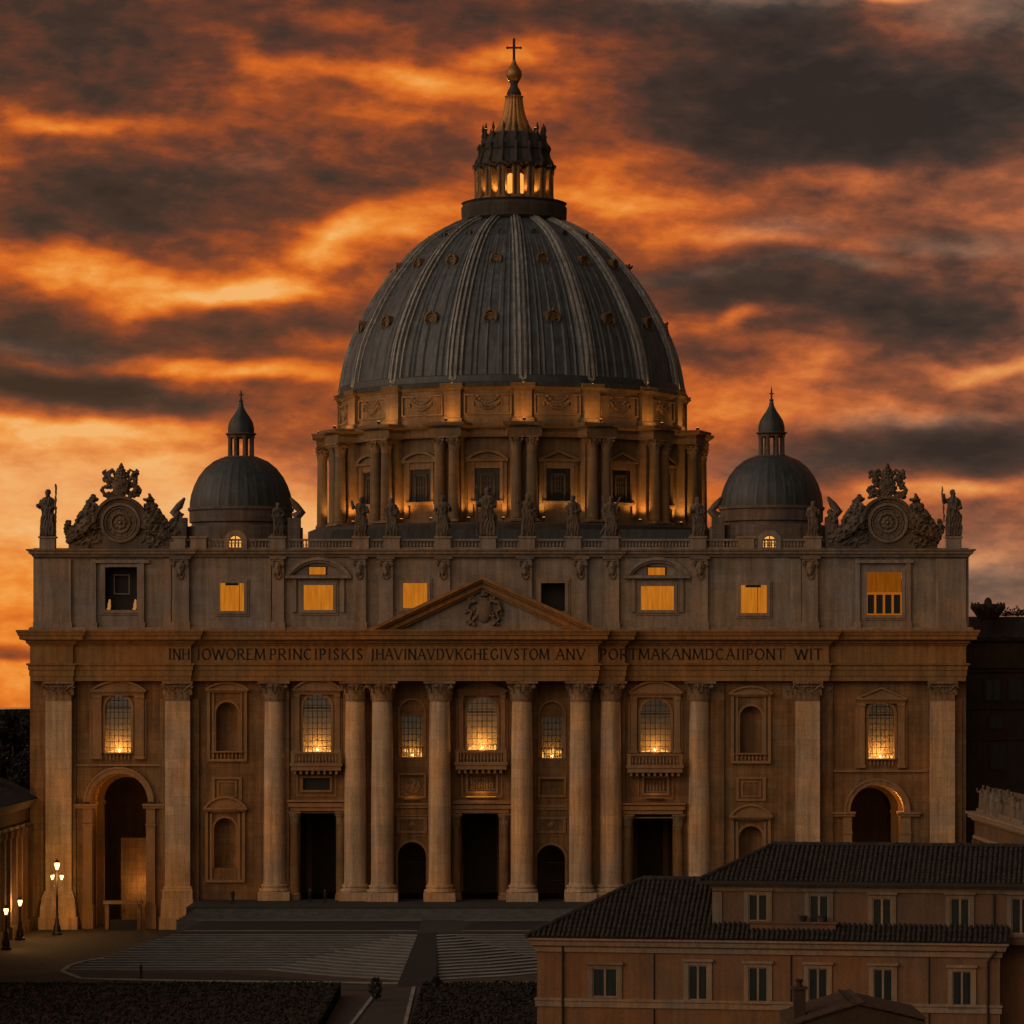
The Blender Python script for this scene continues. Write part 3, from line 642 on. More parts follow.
def arch_trim(mb, cx, hw, ytop, ybot, t, Y, yb=0, keystone=False):
    x = X(cx, Y); s_ = S(Y); zs = Z(ytop + hw, Y)
    a = [(x + hw / s_, Z(ybot, Y))] + arc(x, zs, hw / s_, 0, PI, 14) + [(x - hw / s_, Z(ybot, Y))]
    b = [(x + (hw + t) / s_, Z(ybot, Y))] + arc(x, zs, (hw + t) / s_, 0, PI, 14) + [(x - (hw + t) / s_, Z(ybot, Y))]
    mb.strip(a, b, Y, yb)
    if keystone: mb.prism([(x - .2, zs + hw / s_ - .05), (x + .2, zs + hw / s_ - .05), (x + .35, zs + (hw + t) / s_ + .35), (x - .35, zs + (hw + t) / s_ + .35)], Y - .12, 0)
def balusters(mb, x0, x1, y, z0, z1, step=.42, r=.11):
    n = max(1, int((x1 - x0) / step)); h = z1 - z0
    for i in range(n):
        x = x0 + (x1 - x0) * (i + .5) / n
        mb.lathe([(r * .8, z0), (r * .5, z0 + h * .15), (r * 1.1, z0 + h * .35), (r * .45, z0 + h * .75), (r * .8, z1)], x, y, 6)
def aedicule(cx, hw_in, hw, ytop, yent, ybot, kind, parent):
    m = MB(); pediment(m, cx, hw, ytop, yent, -.85, kind)
    m.pbox(cx - hw + 2, cx + hw - 2, yent + 3.4, yent + 5.5, -.5, 0)
    j = hw_in + 2.6
    for sg in (-1, 1):
        a, b = sorted((cx + sg * (j + 1.0), cx + sg * (hw - 2.2))); m.pbox(a, b, yent + 5.5, ybot, -.45, 0)
        m.pbox(a - .5, b + .5, yent + 5.5, yent + 8, -.56, 0); m.pbox(a - .7, b + .7, ybot - 3, ybot, -.6, 0)
        a, b = sorted((cx + sg * (hw - 1.8), cx + sg * (hw + .4))); m.pbox(a, b, yent + 9, ybot, -.2, 0)
    return m.build('window_surround', M['trim'], parent)
def window_unit(cx, hw, yt, yb, frame_hw, ytop, yent, ybot, kind, glow=1.0):
    w = aedicule(cx, hw, frame_hw, ytop, yent, ybot, kind, Q)
    m = MB(); arch_trim(m, cx, hw, yt, yb, 2.4, -.16); m.build('archivolt', M['trim'], w)
    x, z0, z1, r = X(cx), Z(yb), Z(yt), hw / S()
    MB().prism(arch_poly(cx, hw, yt, yb), .82, .85).build('pane', M['glass'], w)
    g = MB(); zs = z1 - r
    for i in range(-2, 3):
        xx = x + i * r / 3; hh = zs + math.sqrt(max(0, r * r - (i * r / 3) ** 2)); g.box(xx - .032, xx + .032, .74, .81, z0, hh)
    k = z0 + .65
    while k < z1 - .2:
        ww = r if k < zs else math.sqrt(max(0, r * r - (k - zs) ** 2)); g.box(x - ww, x + ww, .745, .805, k - .028, k + .028); k += .72
    g.box(x - r, x + r, .70, .82, zs - .07, zs + .07)
    g.build('glazing_bars', M['iron'], w)
    rc = MB(); rc.box(x - r - .3, x + r + .3, 2.6, 2.7, z0 - .2, z1 + .4); rc.box(x - r - .4, x - r - .3, 1.02, 2.7, z0 - .2, z1 + .4); rc.box(x + r + .3, x + r + .4, 1.02, 2.7, z0 - .2, z1 + .4)
    rc.box(x - r - .4, x + r + .4, 1.02, 2.7, z0 - .3, z0 - .2); rc.box(x - r - .4, x + r + .4, 1.02, 2.7, z1 + .4, z1 + .5)
    rc.build('window_recess', M['room'], w)
    lamps = MB(); rr = random.Random(int(cx)); n = 11
    for i in range(n):
        xx = x - r * .9 + 1.8 * r * (i + .5) / n + rr.uniform(-.1, .1); hh = rr.uniform(.05, .42) * glow
        lamps.ball((xx, 1.5 + rr.uniform(-.1, .3), z0 + hh * .5), (rr.uniform(.08, .2), .1, hh * .55 + .05), 7, 5)
    lamps.box(x - r * .95, x + r * .95, 1.3, 1.75, z0 - .05, z0 + .02); lamps.build('lamp_row', M['glow'], w)
    light('window_light', (x, 1.55, z0 + .55), 520 * glow, (1, .46, .10), .3, w); light('window_light', (x, .40, z0 + .25), 150, (1, .42, .08), .12, w)  # second lamp, before the pane, is added to warm the reveal edges
    return w
WIN = [(UPW[0], 28, 680, 690, 759, 'seg', 1.1), (UPW[1], 25, 678.5, 689, 752, 'seg', 1.0), (UPW[2], 25.5, 679, 690, 751, 'tri', 1.7), (UPW[3], 27, 680.5, 692, 753, 'seg', .6), (UPW[4], 25.5, 687, 698, 768, 'tri', 1.5)]
for (cx_, hw, yt, yb), fhw, t, e, bt, kd, gl_ in WIN:
    w = window_unit(cx_, hw, yt, yb, fhw, t, e, bt, kd, gl_)
    if fhw in (28,) or cx_ > 880:
        m = MB(); balusters(m, X(cx_ - hw), X(cx_ + hw), -.3, Z(yb + 7), Z(yb + 1)); m.pbox(cx_ - hw - 1, cx_ + hw + 1, yb - .6, yb + .8, -.5, 0); m.build('sill_balustrade', M['trim'], w)
        MB().pbox(cx_ - 48, cx_ + 46, yb + 11, yb + 13, -.3, 0).build('string_course', M['trim'], Q)
for cx_, hb, yt in ((316, 25, 752), (481, 25.5, 751), (655, 27.5, 754)):   # balconies
    m = MB(); z1, z0 = Z(yt, -1.8), Z(yt + 9.5, -1.8); xa, xb = X(cx_ - hb, -1.8), X(cx_ + hb, -1.8)
    m.box(xa, xb, -1.8, 0, z0 - 1.1, z0 - .55); m.box(xa - .15, xb + .15, -1.95, 0, z0 - .55, z0 - .2)
    k = xa + .3
    while k < xb - .3: m.box(k, k + .3, -1.6, 0, z0 - 1.55, z0 - 1.1); k += .72
    b_ = m.build('balcony', M['trim'], Q)
    m = MB(); balusters(m, xa + .4, xb - .4, -1.6, z0 - .2, z1 - .2, .4, .12)
    m.box(xa - .05, xb + .05, -1.82, -1.38, z1 - .2, z1 + .02)
    for q in (xa, xb - .4): m.box(q, q + .4, -1.8, -1.4, z0 - .2, z1 - .2)
    m.build('balustrade', M['trim'], b_)
for (cx_, hw, yt, yb) in SMALL:                      # narrow windows between the columns: blind arch over a lit casement
    m = MB(); arch_trim(m, cx_, hw, yt, yb, 2.0, -.14); w = m.build('window_surround', M['trim'], Q)
    x, r = X(cx_), hw / S(); zt, z0 = Z(yt + 15), Z(yb)
    MB().prism(arch_poly(cx_, hw, yt, yt + 14.6), .35, .5).build('blind_tympanum', M['wall'], w)
    m = MB(); m.box(x - r, x - r + .28, .5, .8, z0, zt); m.box(x + r - .28, x + r, .5, .8, z0, zt); m.box(x - r, x + r, .45, .82, zt, zt + .25); m.build('casement', M['trim'], w)
    MB().box(x - r, x + r, .86, .88, z0, zt).build('pane', M['glass'], w)
    g = MB()
    for i in range(-2, 3): g.box(x + i * r / 3 - .04, x + i * r / 3 + .04, .8, .85, z0, zt)
    k = z0 + .5
    while k < zt: g.box(x - r, x + r, .8, .85, k - .035, k + .035); k += .75
    for i in range(9): g.tube([(x - r + .15 + i * r * 2 / 9, .1, z0), (x - r + .15 + i * r * 2 / 9, .1, z0 + 1.15)], .04, 5)
    g.box(x - r, x + r, .06, .14, z0 + 1.1, z0 + 1.18)
    g.build('glazing_bars', M['iron'], w)
    rc = MB().box(x - r - .2, x + r + .2, 2.4, 2.5, z0 - .2, zt + .2); rc.box(x - r - .3, x - r - .2, .92, 2.5, z0 - .2, zt + .2); rc.box(x + r + .2, x + r + .3, .92, 2.5, z0 - .2, zt + .2)
    rc.box(x - r - .3, x + r + .3, .92, 2.5, z0 - .3, z0 - .2); rc.box(x - r - .3, x + r + .3, .92, 2.5, zt + .2, zt + .3); rc.build('window_recess', M['room'], w)
    lamps = MB(); rr = random.Random(int(cx_) + 5)
    for i in range(6):
        lamps.ball((x - r * .85 + 1.7 * r * (i + .5) / 6 + rr.uniform(-.1, .1), 1.5, z0 + rr.uniform(.2, .9)), (rr.uniform(.1, .22), .12, rr.uniform(.2, .5)), 7, 5)
    lamps.box(x - r * .95, x + r * .95, 1.4, 1.6, z0 - .05, z0 + .02); lamps.build('lamp_row', M['glow'], w)
    light('window_light', (x, 1.6, z0 + .6), 170, (1, .46, .10), .3, w); light('window_light', (x, .40, z0 + .2), 90, (1, .42, .08), .12, w)  # the outer lamp is added to tint the casement reveals orange
for i, (cx_, hw, yt, yb) in enumerate(NICHE):        # shell niches
    x, r, Yn = X(cx_), hw / S(), .25; z0, zs = Z(yb), Z(yt + hw)
    m = MB(); vs = []; n = 12
    prof_n = [(1.0, z0), (1.0, zs)]
    m.lathe([(r, z0), (r, zs)] + [(r * math.cos(a * PI / 16), zs + r * math.sin(a * PI / 16)) for a in range(1, 9)], x, Yn, 14, 0, PI)
    m.add([(x, Yn, z0)] + [(x + r * math.cos(PI * k / 14), Yn + r * math.sin(PI * k / 14), z0) for k in range(15)], [(0, k, k + 1) for k in range(1, 15)])
    nb = m.build('niche', M['wall'], Q, 40)
    m = MB(); arch_trim(m, cx_, hw, yt, yb, 2.2, -.12)
    up = i in (0, 2)
    if up: pediment(m, cx_, 22, yt - 20.5, yt - 13, -.62, 'seg')
    else: pediment(m, cx_, 22, yt - 22, yt - 10, -.9, 'seg')
    ft, fb = (yt - 11, yb + 8) if up else (yt - 7, yb + 12)
    for a, b, d in ((17, 20, .35), (12.8, 15.2, .22)):
        for sg in (-1, 1):
            p, q = sorted((cx_ + sg * a, cx_ + sg * b)); m.pbox(p, q, ft, fb, -d, 0)
    m.pbox(cx_ - 15.2, cx_ + 15.2, ft, ft + 2, -.22, 0)
    m.pbox(cx_ - 20, cx_ + 20, fb, fb + 2.5, -.45, 0)
    if up:
        m.pbox(cx_ - 16, cx_ + 16, yb, yb + 1.5, -.5, 0); balusters(m, X(cx_ - 15), X(cx_ + 15), -.25, Z(yb + 8), Z(yb + 1.5), .42, .12)
        for a, b in ((12, 15), (8, 10)):
            m.strip([(X(cx_ + sx * b), Z(789 - sy * (12 if b > 12 else 8))) for sx, sy in ((-1, -1), (1, -1), (1, 1), (-1, 1))],
                    [(X(cx_ + sx * a), Z(789 - sy * (10 if b > 12 else 6.6))) for sx, sy in ((-1, -1), (1, -1), (1, 1), (-1, 1))], -.2 if b > 12 else -.12, 0, True)
    m.build('niche_frame', M['trim'], nb)
# framed panels and reliefs under the windows
for j, (a, b, c, d) in enumerate(PAN):
    m = MB()
    for g_, dd, t_ in ((0, -.22, 2.2), (5, -.12, 1.5)):
        if g_ and j in (1, 2): continue
        o_ = [(X(a - g_ - t_), Z(c - g_ - t_)), (X(b + g_ + t_), Z(c - g_ - t_)), (X(b + g_ + t_), Z(d + g_ + t_)), (X(a - g_ - t_), Z(d + g_ + t_))]
        i_ = [(X(a - g_), Z(c - g_)), (X(b + g_), Z(c - g_)), (X(b + g_), Z(d + g_)), (X(a - g_), Z(d + g_))]
        m.strip(o_, i_, dd, 0, True)
    f_ = m.build('panel_frame', M['trim'], Q)
    if j in (1, 3, 4):
        rr = random.Random(j + 20); e = MB(); xm, zm = X((a + b) / 2), Z((c + d) / 2); w2, h2 = (b - a) / 16.4, (d - c) / 16.4
        if j == 1:
            e.lathe([(.0, 0), (.9, 0), (1.0, .12), (1.05, .0)], 0, 0, 20); e.xf(Matrix.Translation((xm, .3, zm)) @ Matrix.Rotation(PI / 2, 4, 'X'))
            for k in range(16):
                an = rr.uniform(0, 6.3); q = rr.uniform(.1, .75); e.ball((xm + q * math.cos(an), .2, zm + q * math.sin(an)), (rr.uniform(.12, .26), .16, rr.uniform(.12, .26)), 7, 5)
        else:
            for k in range(9 if j == 4 else 6):      # row of little relief figures
                xx = xm - w2 * .85 + 1.7 * w2 * (k + .5) / (9 if j == 4 else 6); hh = h2 * rr.uniform(.9, 1.3)
                e.ball((xx, .24, zm - h2 * .3), (.17, .16, hh * .62), 7, 6); e.ball((xx + rr.uniform(-.05, .05), .2, zm + hh * .45), (.14, .14, .16), 7, 5)
                e.tube([(xx, .15, zm + .1), (xx + rr.uniform(-.35, .35), .12, zm + rr.uniform(-.3, .5))], .06, 5)
            e.box(xm - w2 * .95, xm + w2 * .95, .1, .35, zm - h2 * .95, zm - h2 * .75)
        e.build('relief', M['carved'], f_, 50)
for cx_ in (412, 551):                                # bossed panels over the small doors
    m = MB(); m.strip([(X(cx_ + a * 15), Z(825 + b * 8)) for a, b in ((-1, -1), (1, -1), (1, 1), (-1, 1))], [(X(cx_ + a * 12), Z(825 + b * 5.6)) for a, b in ((-1, -1), (1, -1), (1, 1), (-1, 1))], -.15, 0, True)
    m.ball((X(cx_), -.05, Z(825)), (.4, .2, .4), 10, 6); m.ball((X(cx_), -.2, Z(825)), (.2, .15, .2), 8, 5); arch_trim(m, cx_, 14, 842 if cx_ < 500 else 845, 900, 2.2, -.15)
    m.build('door_surround', M['trim'], Q)

# --- the two open side arches
for cx_, hw, yt, imp in ((119, 29, 773, 804), (877, 27, 784.5, 812)):
    m = MB(); s_ = S(); x = X(cx_); r = hw / s_; zs = Z(yt + hw)
    for a, b, d in ((0, 4.2, .28), (4.2, 6.2, .42)):
        m.strip(arc(x, zs, r + a / s_, 0, PI, 24), arc(x, zs, r + b / s_, 0, PI, 24), -d, 0)
    m.build('arch_moulding', M['trim'], Q)
    for sg in (-1, 1):
        m = MB()
        p, q = sorted((cx_ + sg * (hw - 6), cx_ + sg * (hw + 17))); p = max(p, 73); m.pbox(p, q, imp, imp + 2, -.75, 1.25); m.pbox(p + 1, q - 1, imp + 2, imp + 4.5, -.55, 1.2)
        p, q = sorted((cx_ + sg * (hw - 2), cx_ + sg * (hw + 7))); m.pbox(p, q, imp + 22, 905, -.42, 1.1); m.pbox(p - 1, q + 1, 905, 929, -.6, 1.2); m.pbox(p - .5, q + .5, imp + 20, imp + 22, -.55, 1.15)
        m.pbox(p, q, imp + 4.5, imp + 20, -.3, 1.1)
        m.build('impost_pier', M['trim'], Q)
    m = MB(); W2 = r + .25                              # barrel-vaulted passage with two transverse arches
    m.box(x - W2 - .4, x - W2, WT, 16, GZ, zs); m.box(x + W2, x + W2 + .4, WT, 16, GZ, zs)
    m.add([(x + W2 * math.cos(PI * k / 16), y, zs + W2 * math.sin(PI * k / 16)) for y in (WT, 16) for k in range(17)], [(k, k + 1, k + 18, k + 17) for k in range(16)])
    m.build('passage_vault', M['wall'], Q)
    for y in (4.2, 8.4):
        m = MB()
        k_ = r * (.93 if y < 5 else .80)
        m.strip(arc(x, zs, k_, 0, PI, 20), arc(x, zs, W2, 0, PI, 20), y, y + .9); m.box(x - W2, x - k_, y, y + .9, GZ, zs); m.box(x + k_, x + W2, y, y + .9, GZ, zs)
        for sg in (-1, 1): m.box(min(x + sg * k_, x + sg * (k_ + .5)) - .15, max(x + sg * k_, x + sg * (k_ + .5)) + .15, y - .2, y + .95, zs - .5, zs - .05)
        m.build('transverse_arch', M['trim'], Q)
    m = MB().box(x - W2 - .4, x + W2 + .4, 16, 16.5, GZ, zs + W2 + .5)
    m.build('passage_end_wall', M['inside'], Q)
x = X(131, 10)
MB().box(X(119, 9) + .2, X(119, 9) + 3.5, 9.4, 9.9, GZ, Z(838, 9)).build('guard_wall', M['wall'], Q)
light('passage_light', (X(139, 7), 7.4, Z(882, 7)), 260, (1, .5, .15), .15, Q)
light('passage_light', (X(893), .75, Z(800)), 300, (1, .45, .10), .12, Q); light('passage_light', (X(112), 3.2, Z(800)), 220, (1, .45, .10), .15, Q)  # the last lamp is added to brighten the left vault

# --- attic storey
AY = .3
A0, A1 = X(33), X(969)
AW = [(105, 137, 567, 610), (220, 244, 583, 611), (303.5, 333, 585, 610), (403, 427, 583, 608), (541, 565, 583, 611), (641, 674, 586, 610), (741, 767, 585, 613), (867, 902, 572, 615)]
MINI = [(309, 325.5, 567, 574.5), (648, 665, 567.5, 575)]
ha = [(rect_poly(*a, Y=AY), .5) for a in AW] + [(rect_poly(*a, Y=AY), .4) for a in MINI]
MB().wall([(A0, Z(634)), (A1, Z(634)), (A1, Z(548)), (A0, Z(548))], ha, AY, .5).build('attic_wall', M['attic'], Q)
MB().box(A0, A0 + 1, AY + .01, 22, Z(634), Z(549)).build('attic_side_wall', M['attic'], Q); MB().box(A1 - 1, A1, AY + .01, 22, Z(634), Z(549)).build('attic_side_wall', M['attic'], Q)
APIL = [(34, 71, 0), (91, 96, 0), (139, 144, 0), (164, 171, 0), (172, 189, 1), (265, 271, 0), (272, 284, 1), (353, 366, 1), (379, 393, 1), (436, 450, 1), (518, 532, 1), (573, 587, 1), (605, 619, 1), (692, 708, 1), (790, 801, 0), (802, 818, 1), (855, 860, 0), (906, 911, 0), (936, 966, 0)]
mF = MB()
for a, b, hd in APIL:
    d = .62 if hd else .38
    o = MB().pbox(a, b, 559, 622, AY - d, AY).pbox(a - 1, b + 1, 622, 632, AY - d - .15, AY).build('attic_pilaster', M['attic_trim'], Q)
    if hd:                                            # carved mask on each head
        cx_ = (a + b) / 2; x, w = X(cx_), (b - a) / 16.4; e = MB(); yy = AY - d; zc_ = Z(567)
        e.ball((x, yy - .1, zc_), (w * .62, .35, .75), 10, 7); e.ball((x, yy - .4, zc_ + .05), (.14, .2, .3), 6, 5); e.ball((x, yy - .22, zc_ - .55), (.3, .25, .5), 8, 6)
        for sg in (-1, 1):
            e.ball((x + sg * w * .75, yy - .1, zc_ + .45), (.32, .3, .32), 8, 6); e.tube([(x + sg * .25, yy - .2, zc_ + .75), (x + sg * w * .8, yy - .3, zc_ + .8), (x + sg * w * 1.0, yy - .25, zc_ + .35), (x + sg * w * .75, yy - .3, zc_ + .1)], .13, 6)
            e.tube([(x + sg * .3, yy - .15, zc_ - .3), (x + sg * .42, yy - .12, zc_ - 1.1), (x + sg * .1, yy - .15, zc_ - 1.5)], .11, 6)
        e.box(x - w - .25, x + w + .25, yy - .2, AY, Z(559), Z(556.5)); e.build('mask', M['carved_grey'], o, 50)
for i, (a, b, c, d) in enumerate(AW):
    yy = AY; m = MB()
    for g_, dd, t_ in ((0, -.28, 3.0), (3.0, -.14, 2.0)):
        o_ = [(X(a - g_ - t_), Z(c - g_ - t_)), (X(b + g_ + t_), Z(c - g_ - t_)), (X(b + g_ + t_), Z(d + g_ + t_)), (X(a - g_ - t_), Z(d + g_ + t_))]
        i_ = [(X(a - g_), Z(c - g_)), (X(b + g_), Z(c - g_)), (X(b + g_), Z(d + g_)), (X(a - g_), Z(d + g_))]
        m.strip(o_, i_, yy + dd, yy, True)
    if i in (2, 5):
        cx_ = (a + b) / 2
        outl = segment(cx_, 32, 557, 575, yy - .7); inn = segment(cx_, 28.5, 560, 575, yy - .7)
        m.strip(outl, inn, yy - .7, yy); m.strip(segment(cx_, 29, 560, 575, yy - .4), segment(cx_, 26, 562.5, 575, yy - .4), yy - .45, yy)
        m.pbox(cx_ - 33, cx_ + 33, 575.3, 578.3, yy - .72, yy)
        for sg in (-1, 1): p, q = sorted((cx_ + sg * 22, cx_ + sg * 26)); m.pbox(p, q, 578.5, 612, yy - .3, yy)
    if i in (0, 7): m.pbox(a - 12, b + 12, 560, 563, yy - .5, yy)
    f_ = m.build('window_frame', M['attic_trim'], Q)
    if i in (1, 2, 3, 5, 6): MB().box(X(a) - .05, X(b) + .05, yy + .45, yy + .5, Z(d) - .05, Z(c) + .05).build('lit_blind', M['blind'], f_)
    if i in (1, 6):
        xx = X(b - 5 if i == 1 else b - 9); MB().box(xx - .03, xx + .03, yy + .36, yy + .42, Z(d), Z(c)).box(X(a) + .6, X(b) - .7, yy + .3, yy + .43, Z(c + 2.2), Z(c)).build('window_bar', M['iron'], f_)
    if i in (0, 4):
        bk = MB().box(X(a) - .05, X(b) + .05, yy + 2.4, yy + 2.5, Z(d) - .05, Z(c) + .05)
        for q in (X(a) - .1, X(b) + .05): bk.box(q, q + .05, yy + .5, yy + 2.5, Z(d) - .05, Z(c) + .05)
        bk.box(X(a), X(b), yy + .5, yy + 2.5, Z(d) - .1, Z(d) - .05); bk.box(X(a), X(b), yy + .5, yy + 2.5, Z(c) + .05, Z(c) + .1)
        bk.build('dark_room', M['iron'], f_)
    if i == 0:
        dl = emis('dim lamps', (1, .42, .10), .38)
        for q in (a + 3.2, b - 3): m = MB(); m.ball((X(q), yy + .8, Z(d - 4.5)), (.2, .2, .55), 8, 6); m.ball((X(q) + .05, yy + .8, Z(d - 9)), (.14, .14, .25), 8, 6); m.ball((X(q) - .08, yy + .8, Z(d - 1.5)), (.24, .1, .16), 8, 6); m.build('lit_lamp', dl, f_)
        MB().strip([(X(112), Z(574)), (X(128), Z(574)), (X(128), Z(594)), (X(112), Z(594))], [(X(113), Z(575)), (X(127), Z(575)), (X(127), Z(593)), (X(113), Z(593))], yy + 1.5, yy + 1.6, True).build('bell_frame', M['attic_trim'], f_)
    if i == 7:
        MB().box(X(a), X(b), yy + .45, yy + .5, Z(593), Z(c)).build('lit_blind', emis('curtained blind', (1, .26, .015), .20, folds=True), f_)
        MB().box(X(a), X(b), yy + .45, yy + .5, Z(d), Z(593)).build('pane', M['house_glass'], f_)
        g = MB(); w_ = X(b) - X(a)
        for k in range(5): g.box(X(a) + w_ * k / 4 - .13, X(a) + w_ * k / 4 + .13, yy + .3, yy + .42, Z(d), Z(593))
        g.box(X(a), X(b), yy + .28, yy + .43, Z(594.5), Z(592)); g.box(X(a), X(b), yy + .28, yy + .43, Z(d), Z(d - 1.5)); g.build('glow_frame', emis('glow frame', (1, .28, .02), .30), f_)  # frame bars emit, so the light on them sits in the material
for (a, b, c, d) in MINI: 
    f_ = MB().strip([(X(a - 1.2), Z(c - 1.2)), (X(b + 1.2), Z(c - 1.2)), (X(b + 1.2), Z(d + 1.2)), (X(a - 1.2), Z(d + 1.2))], [(X(a), Z(c)), (X(b), Z(c)), (X(b), Z(d)), (X(a), Z(d))], AY - .1, AY, True).build('window_frame', M['iron'], Q)
    MB().box(X(a) - .05, X(b) + .05, AY + .36, AY + .4, Z(d) - .05, Z(c) + .05).build('lit_blind', M['blind'], f_)
AP = [(A0, 22), (A0, AY - .45), (X(192), AY - .45), (X(192), AY - .25), (X(350), AY - .25), (X(350), AY - .5), (X(622), AY - .5), (X(622), AY - .25), (X(788), AY - .25), (X(788), AY - .45), (A1, AY - .45), (A1, 22)]
zz = lambda p: Z(p, -.5)
MB().sweep(AP, [(-.6, zz(557)), (0, zz(557)), (.1, zz(556)), (.14, zz(555)), (.45, zz(553.6)), (.5, zz(551.5)), (.72, zz(550.6)), (.78, zz(549)), (-1.5, zz(548.8))]).build('attic_cornice', M['attic_trim'], Q)
MB().sweep([(A0, 22), (A0, AY), (A1, AY), (A1, 22)], [(0, Z(634)), (.5, Z(634)), (.5, Z(628)), (.3, Z(627)), (0, Z(626.5))]).build('attic_plinth', M['attic_trim'], Q)
# roof terrace and balustrade
zt = Z(549)
MB().box(A0 + 1, A1 - 1, AY + .9, 22, zt - .6, zt - .02).build('terrace', M['attic_trim'], Q)
PED = [48, 178, 199, 278, 361, 392, 443, 488, 527, 573, 611, 698, 746, 813, 953]
m = MB(); pm = MB(); zb1, zb2 = zt + .1, Z(539)
bo = MB().box(X(176), X(824), -.35, .15, zb2 - .22, zb2).box(X(176), X(824), -.4, .2, zt, zb1 + .1).build('balustrade', M['attic_trim'], Q)
for i in range(1, 14):
    if PED[i + 1] > 824: break
    m = MB(); balusters(m, X(PED[i] + 7), X(PED[i + 1] - 7), -.1, zb1, zb2 - .2, .40, .13); m.build('baluster_row', M['attic_trim'], bo)
for p in PED:
    q = MB().box(X(p) - .95, X(p) + .95, -.75, .55, zt, zb2 + .15).box(X(p) - 1.1, X(p) + 1.1, -.9, .7, zb2 + .1, zb2 + .3); q.build('statue_pedestal', M['attic_trim'], Q)
for cx_ in (235.5, 769.5):                           # little round-headed lit dormers in the balustrade
    m = MB(); arch_trim(m, cx_, 6.5, 535, 550, 5, -.7, .5); m.box(X(cx_) - 1.4, X(cx_) + 1.4, -.6, .4, zt, Z(548)); f_ = m.build('dormer', M['attic_trim'], Q)
    MB().prism(arch_poly(cx_, 6.2, 536, 549), 0, .08).build('lit_pane', emis('lit round window', (1, .45, .10), 1.0), f_)
    x = X(cx_); MB().box(x - .06, x + .06, -.1, -.02, Z(549), Z(536)).box(x - .8, x + .8, -.1, -.02, Z(543.5), Z(542.5)).build('window_bar', M['iron'], f_)

# --- pediment over the four central columns
PY = -3.5
a0, a1, ap, yb = (X(365.5, PY - 1), X(602, PY - 1), (X(482, PY - 1), Z(576, PY - 1)), Z(630.3, PY))
def rake(off, z_off=0):
    L_ = Vector((ap[0] - a0, ap[1] - yb)); R_ = Vector((a1 - ap[0], ap[1] - yb))
    k = off
    return [(a0 + k * 2.6, yb), (ap[0], ap[1] - k * 1.12), (a1 - k * 2.6, yb)]
m = MB()
m.strip(rake(0), rake(.38), PY - 1.5, 0); m.strip(rake(.38), rake(.62), PY - 1.15, 0); m.strip(rake(.62), rake(1.25), PY - .6, 0); m.strip(rake(1.25), rake(1.5), PY - .25, 0)
pd = m.build('pediment', M['ent'], Q)
MB().prism(rake(1.4), PY + .35, PY + .8).build('tympanum', M['attic'], pd)
e = MB(); xx, zc_ = X(484, PY), Z(609, PY); rr = random.Random(3)
e.ball((xx, PY + .2, zc_), (1.25, .45, 1.7), 14, 10)
for k in range(3): e.lathe([(1.05 - .2 * k, 0), (1.1 - .22 * k, .35), (.8 - .2 * k, .6)], xx, PY + .1, 12) if False else e.ball((xx, PY + .1, zc_ + 2.0 + k * .38), (.75 - .17 * k, .4, .28), 10, 6)
for sg in (-1, 1):
    e.tube([(xx - sg * 2.2, PY, zc_ - 1.8), (xx + sg * 1.9, PY, zc_ + 1.9)], .13, 6)
    e.tube([(xx + sg * 1.2, PY, zc_ + 1.2), (xx + sg * 2.3, PY, zc_ + 1.0), (xx + sg * 2.6, PY, zc_ + .1), (xx + sg * 1.9, PY, zc_ - .3), (xx + sg * 2.3, PY, zc_ - 1.2), (xx + sg * 1.4, PY, zc_ - 2.0)], [.25, .3, .3, .25, .25, .15], 7)
    for k in range(14): e.ball((xx + sg * rr.uniform(1.0, 2.9), PY + .15, zc_ + rr.uniform(-2.0, 1.9)), (rr.uniform(.15, .4), .28, rr.uniform(.15, .4)), 7, 5)
e.xf(Matrix.Translation((xx, 0, zc_ - .1)) @ Matrix.Diagonal((.78, 1, .92, 1)) @ Matrix.Translation((-xx, 0, -zc_))); e.build('coat_of_arms', M['carved_grey'], pd, 50)

# --- nave body and roofs between facade and dome
m = MB(); m.box(X(60), X(935), 22, 120, GZ, zt - 3); m.build('nave_body', M['attic'], Q)
m = MB(); x0, x1, zr = X(318, 30), X(706, 30), Z(529.5, 12)
m.add([(x0, 12, zt - 3.2), (x1, 12, zt - 3.2), (x1 - 3, 12, zr), (x0 + 3, 12, zr), (x0, 60, zt - 3.2), (x1, 60, zt - 3.2), (x1 - 3, 60, zr), (x0 + 3, 60, zr)], [(0, 1, 2, 3), (3, 2, 6, 7), (0, 3, 7, 4), (1, 5, 6, 2)])
m.build('nave_roof', M['lead_dark'], Q)

# ------------------------------------------------------------------ great dome
DY = 75.0; DX = X(512.2, DY); sD = S(DY); OFF = math.radians(3.4)
zd = lambda py: Z(py, DY)
R = lambda hw: hw / sD
def pol(r, a): return (DX + r * math.sin(a), DY - r * math.cos(a))     # angle 0 faces the square
rw = 24.6
dr = empty('drum', (0, 0, 0), 0, Q)
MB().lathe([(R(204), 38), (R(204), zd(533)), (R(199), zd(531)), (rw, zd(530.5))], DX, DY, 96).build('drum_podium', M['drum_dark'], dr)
z0d, z1d = zd(530), zd(449)
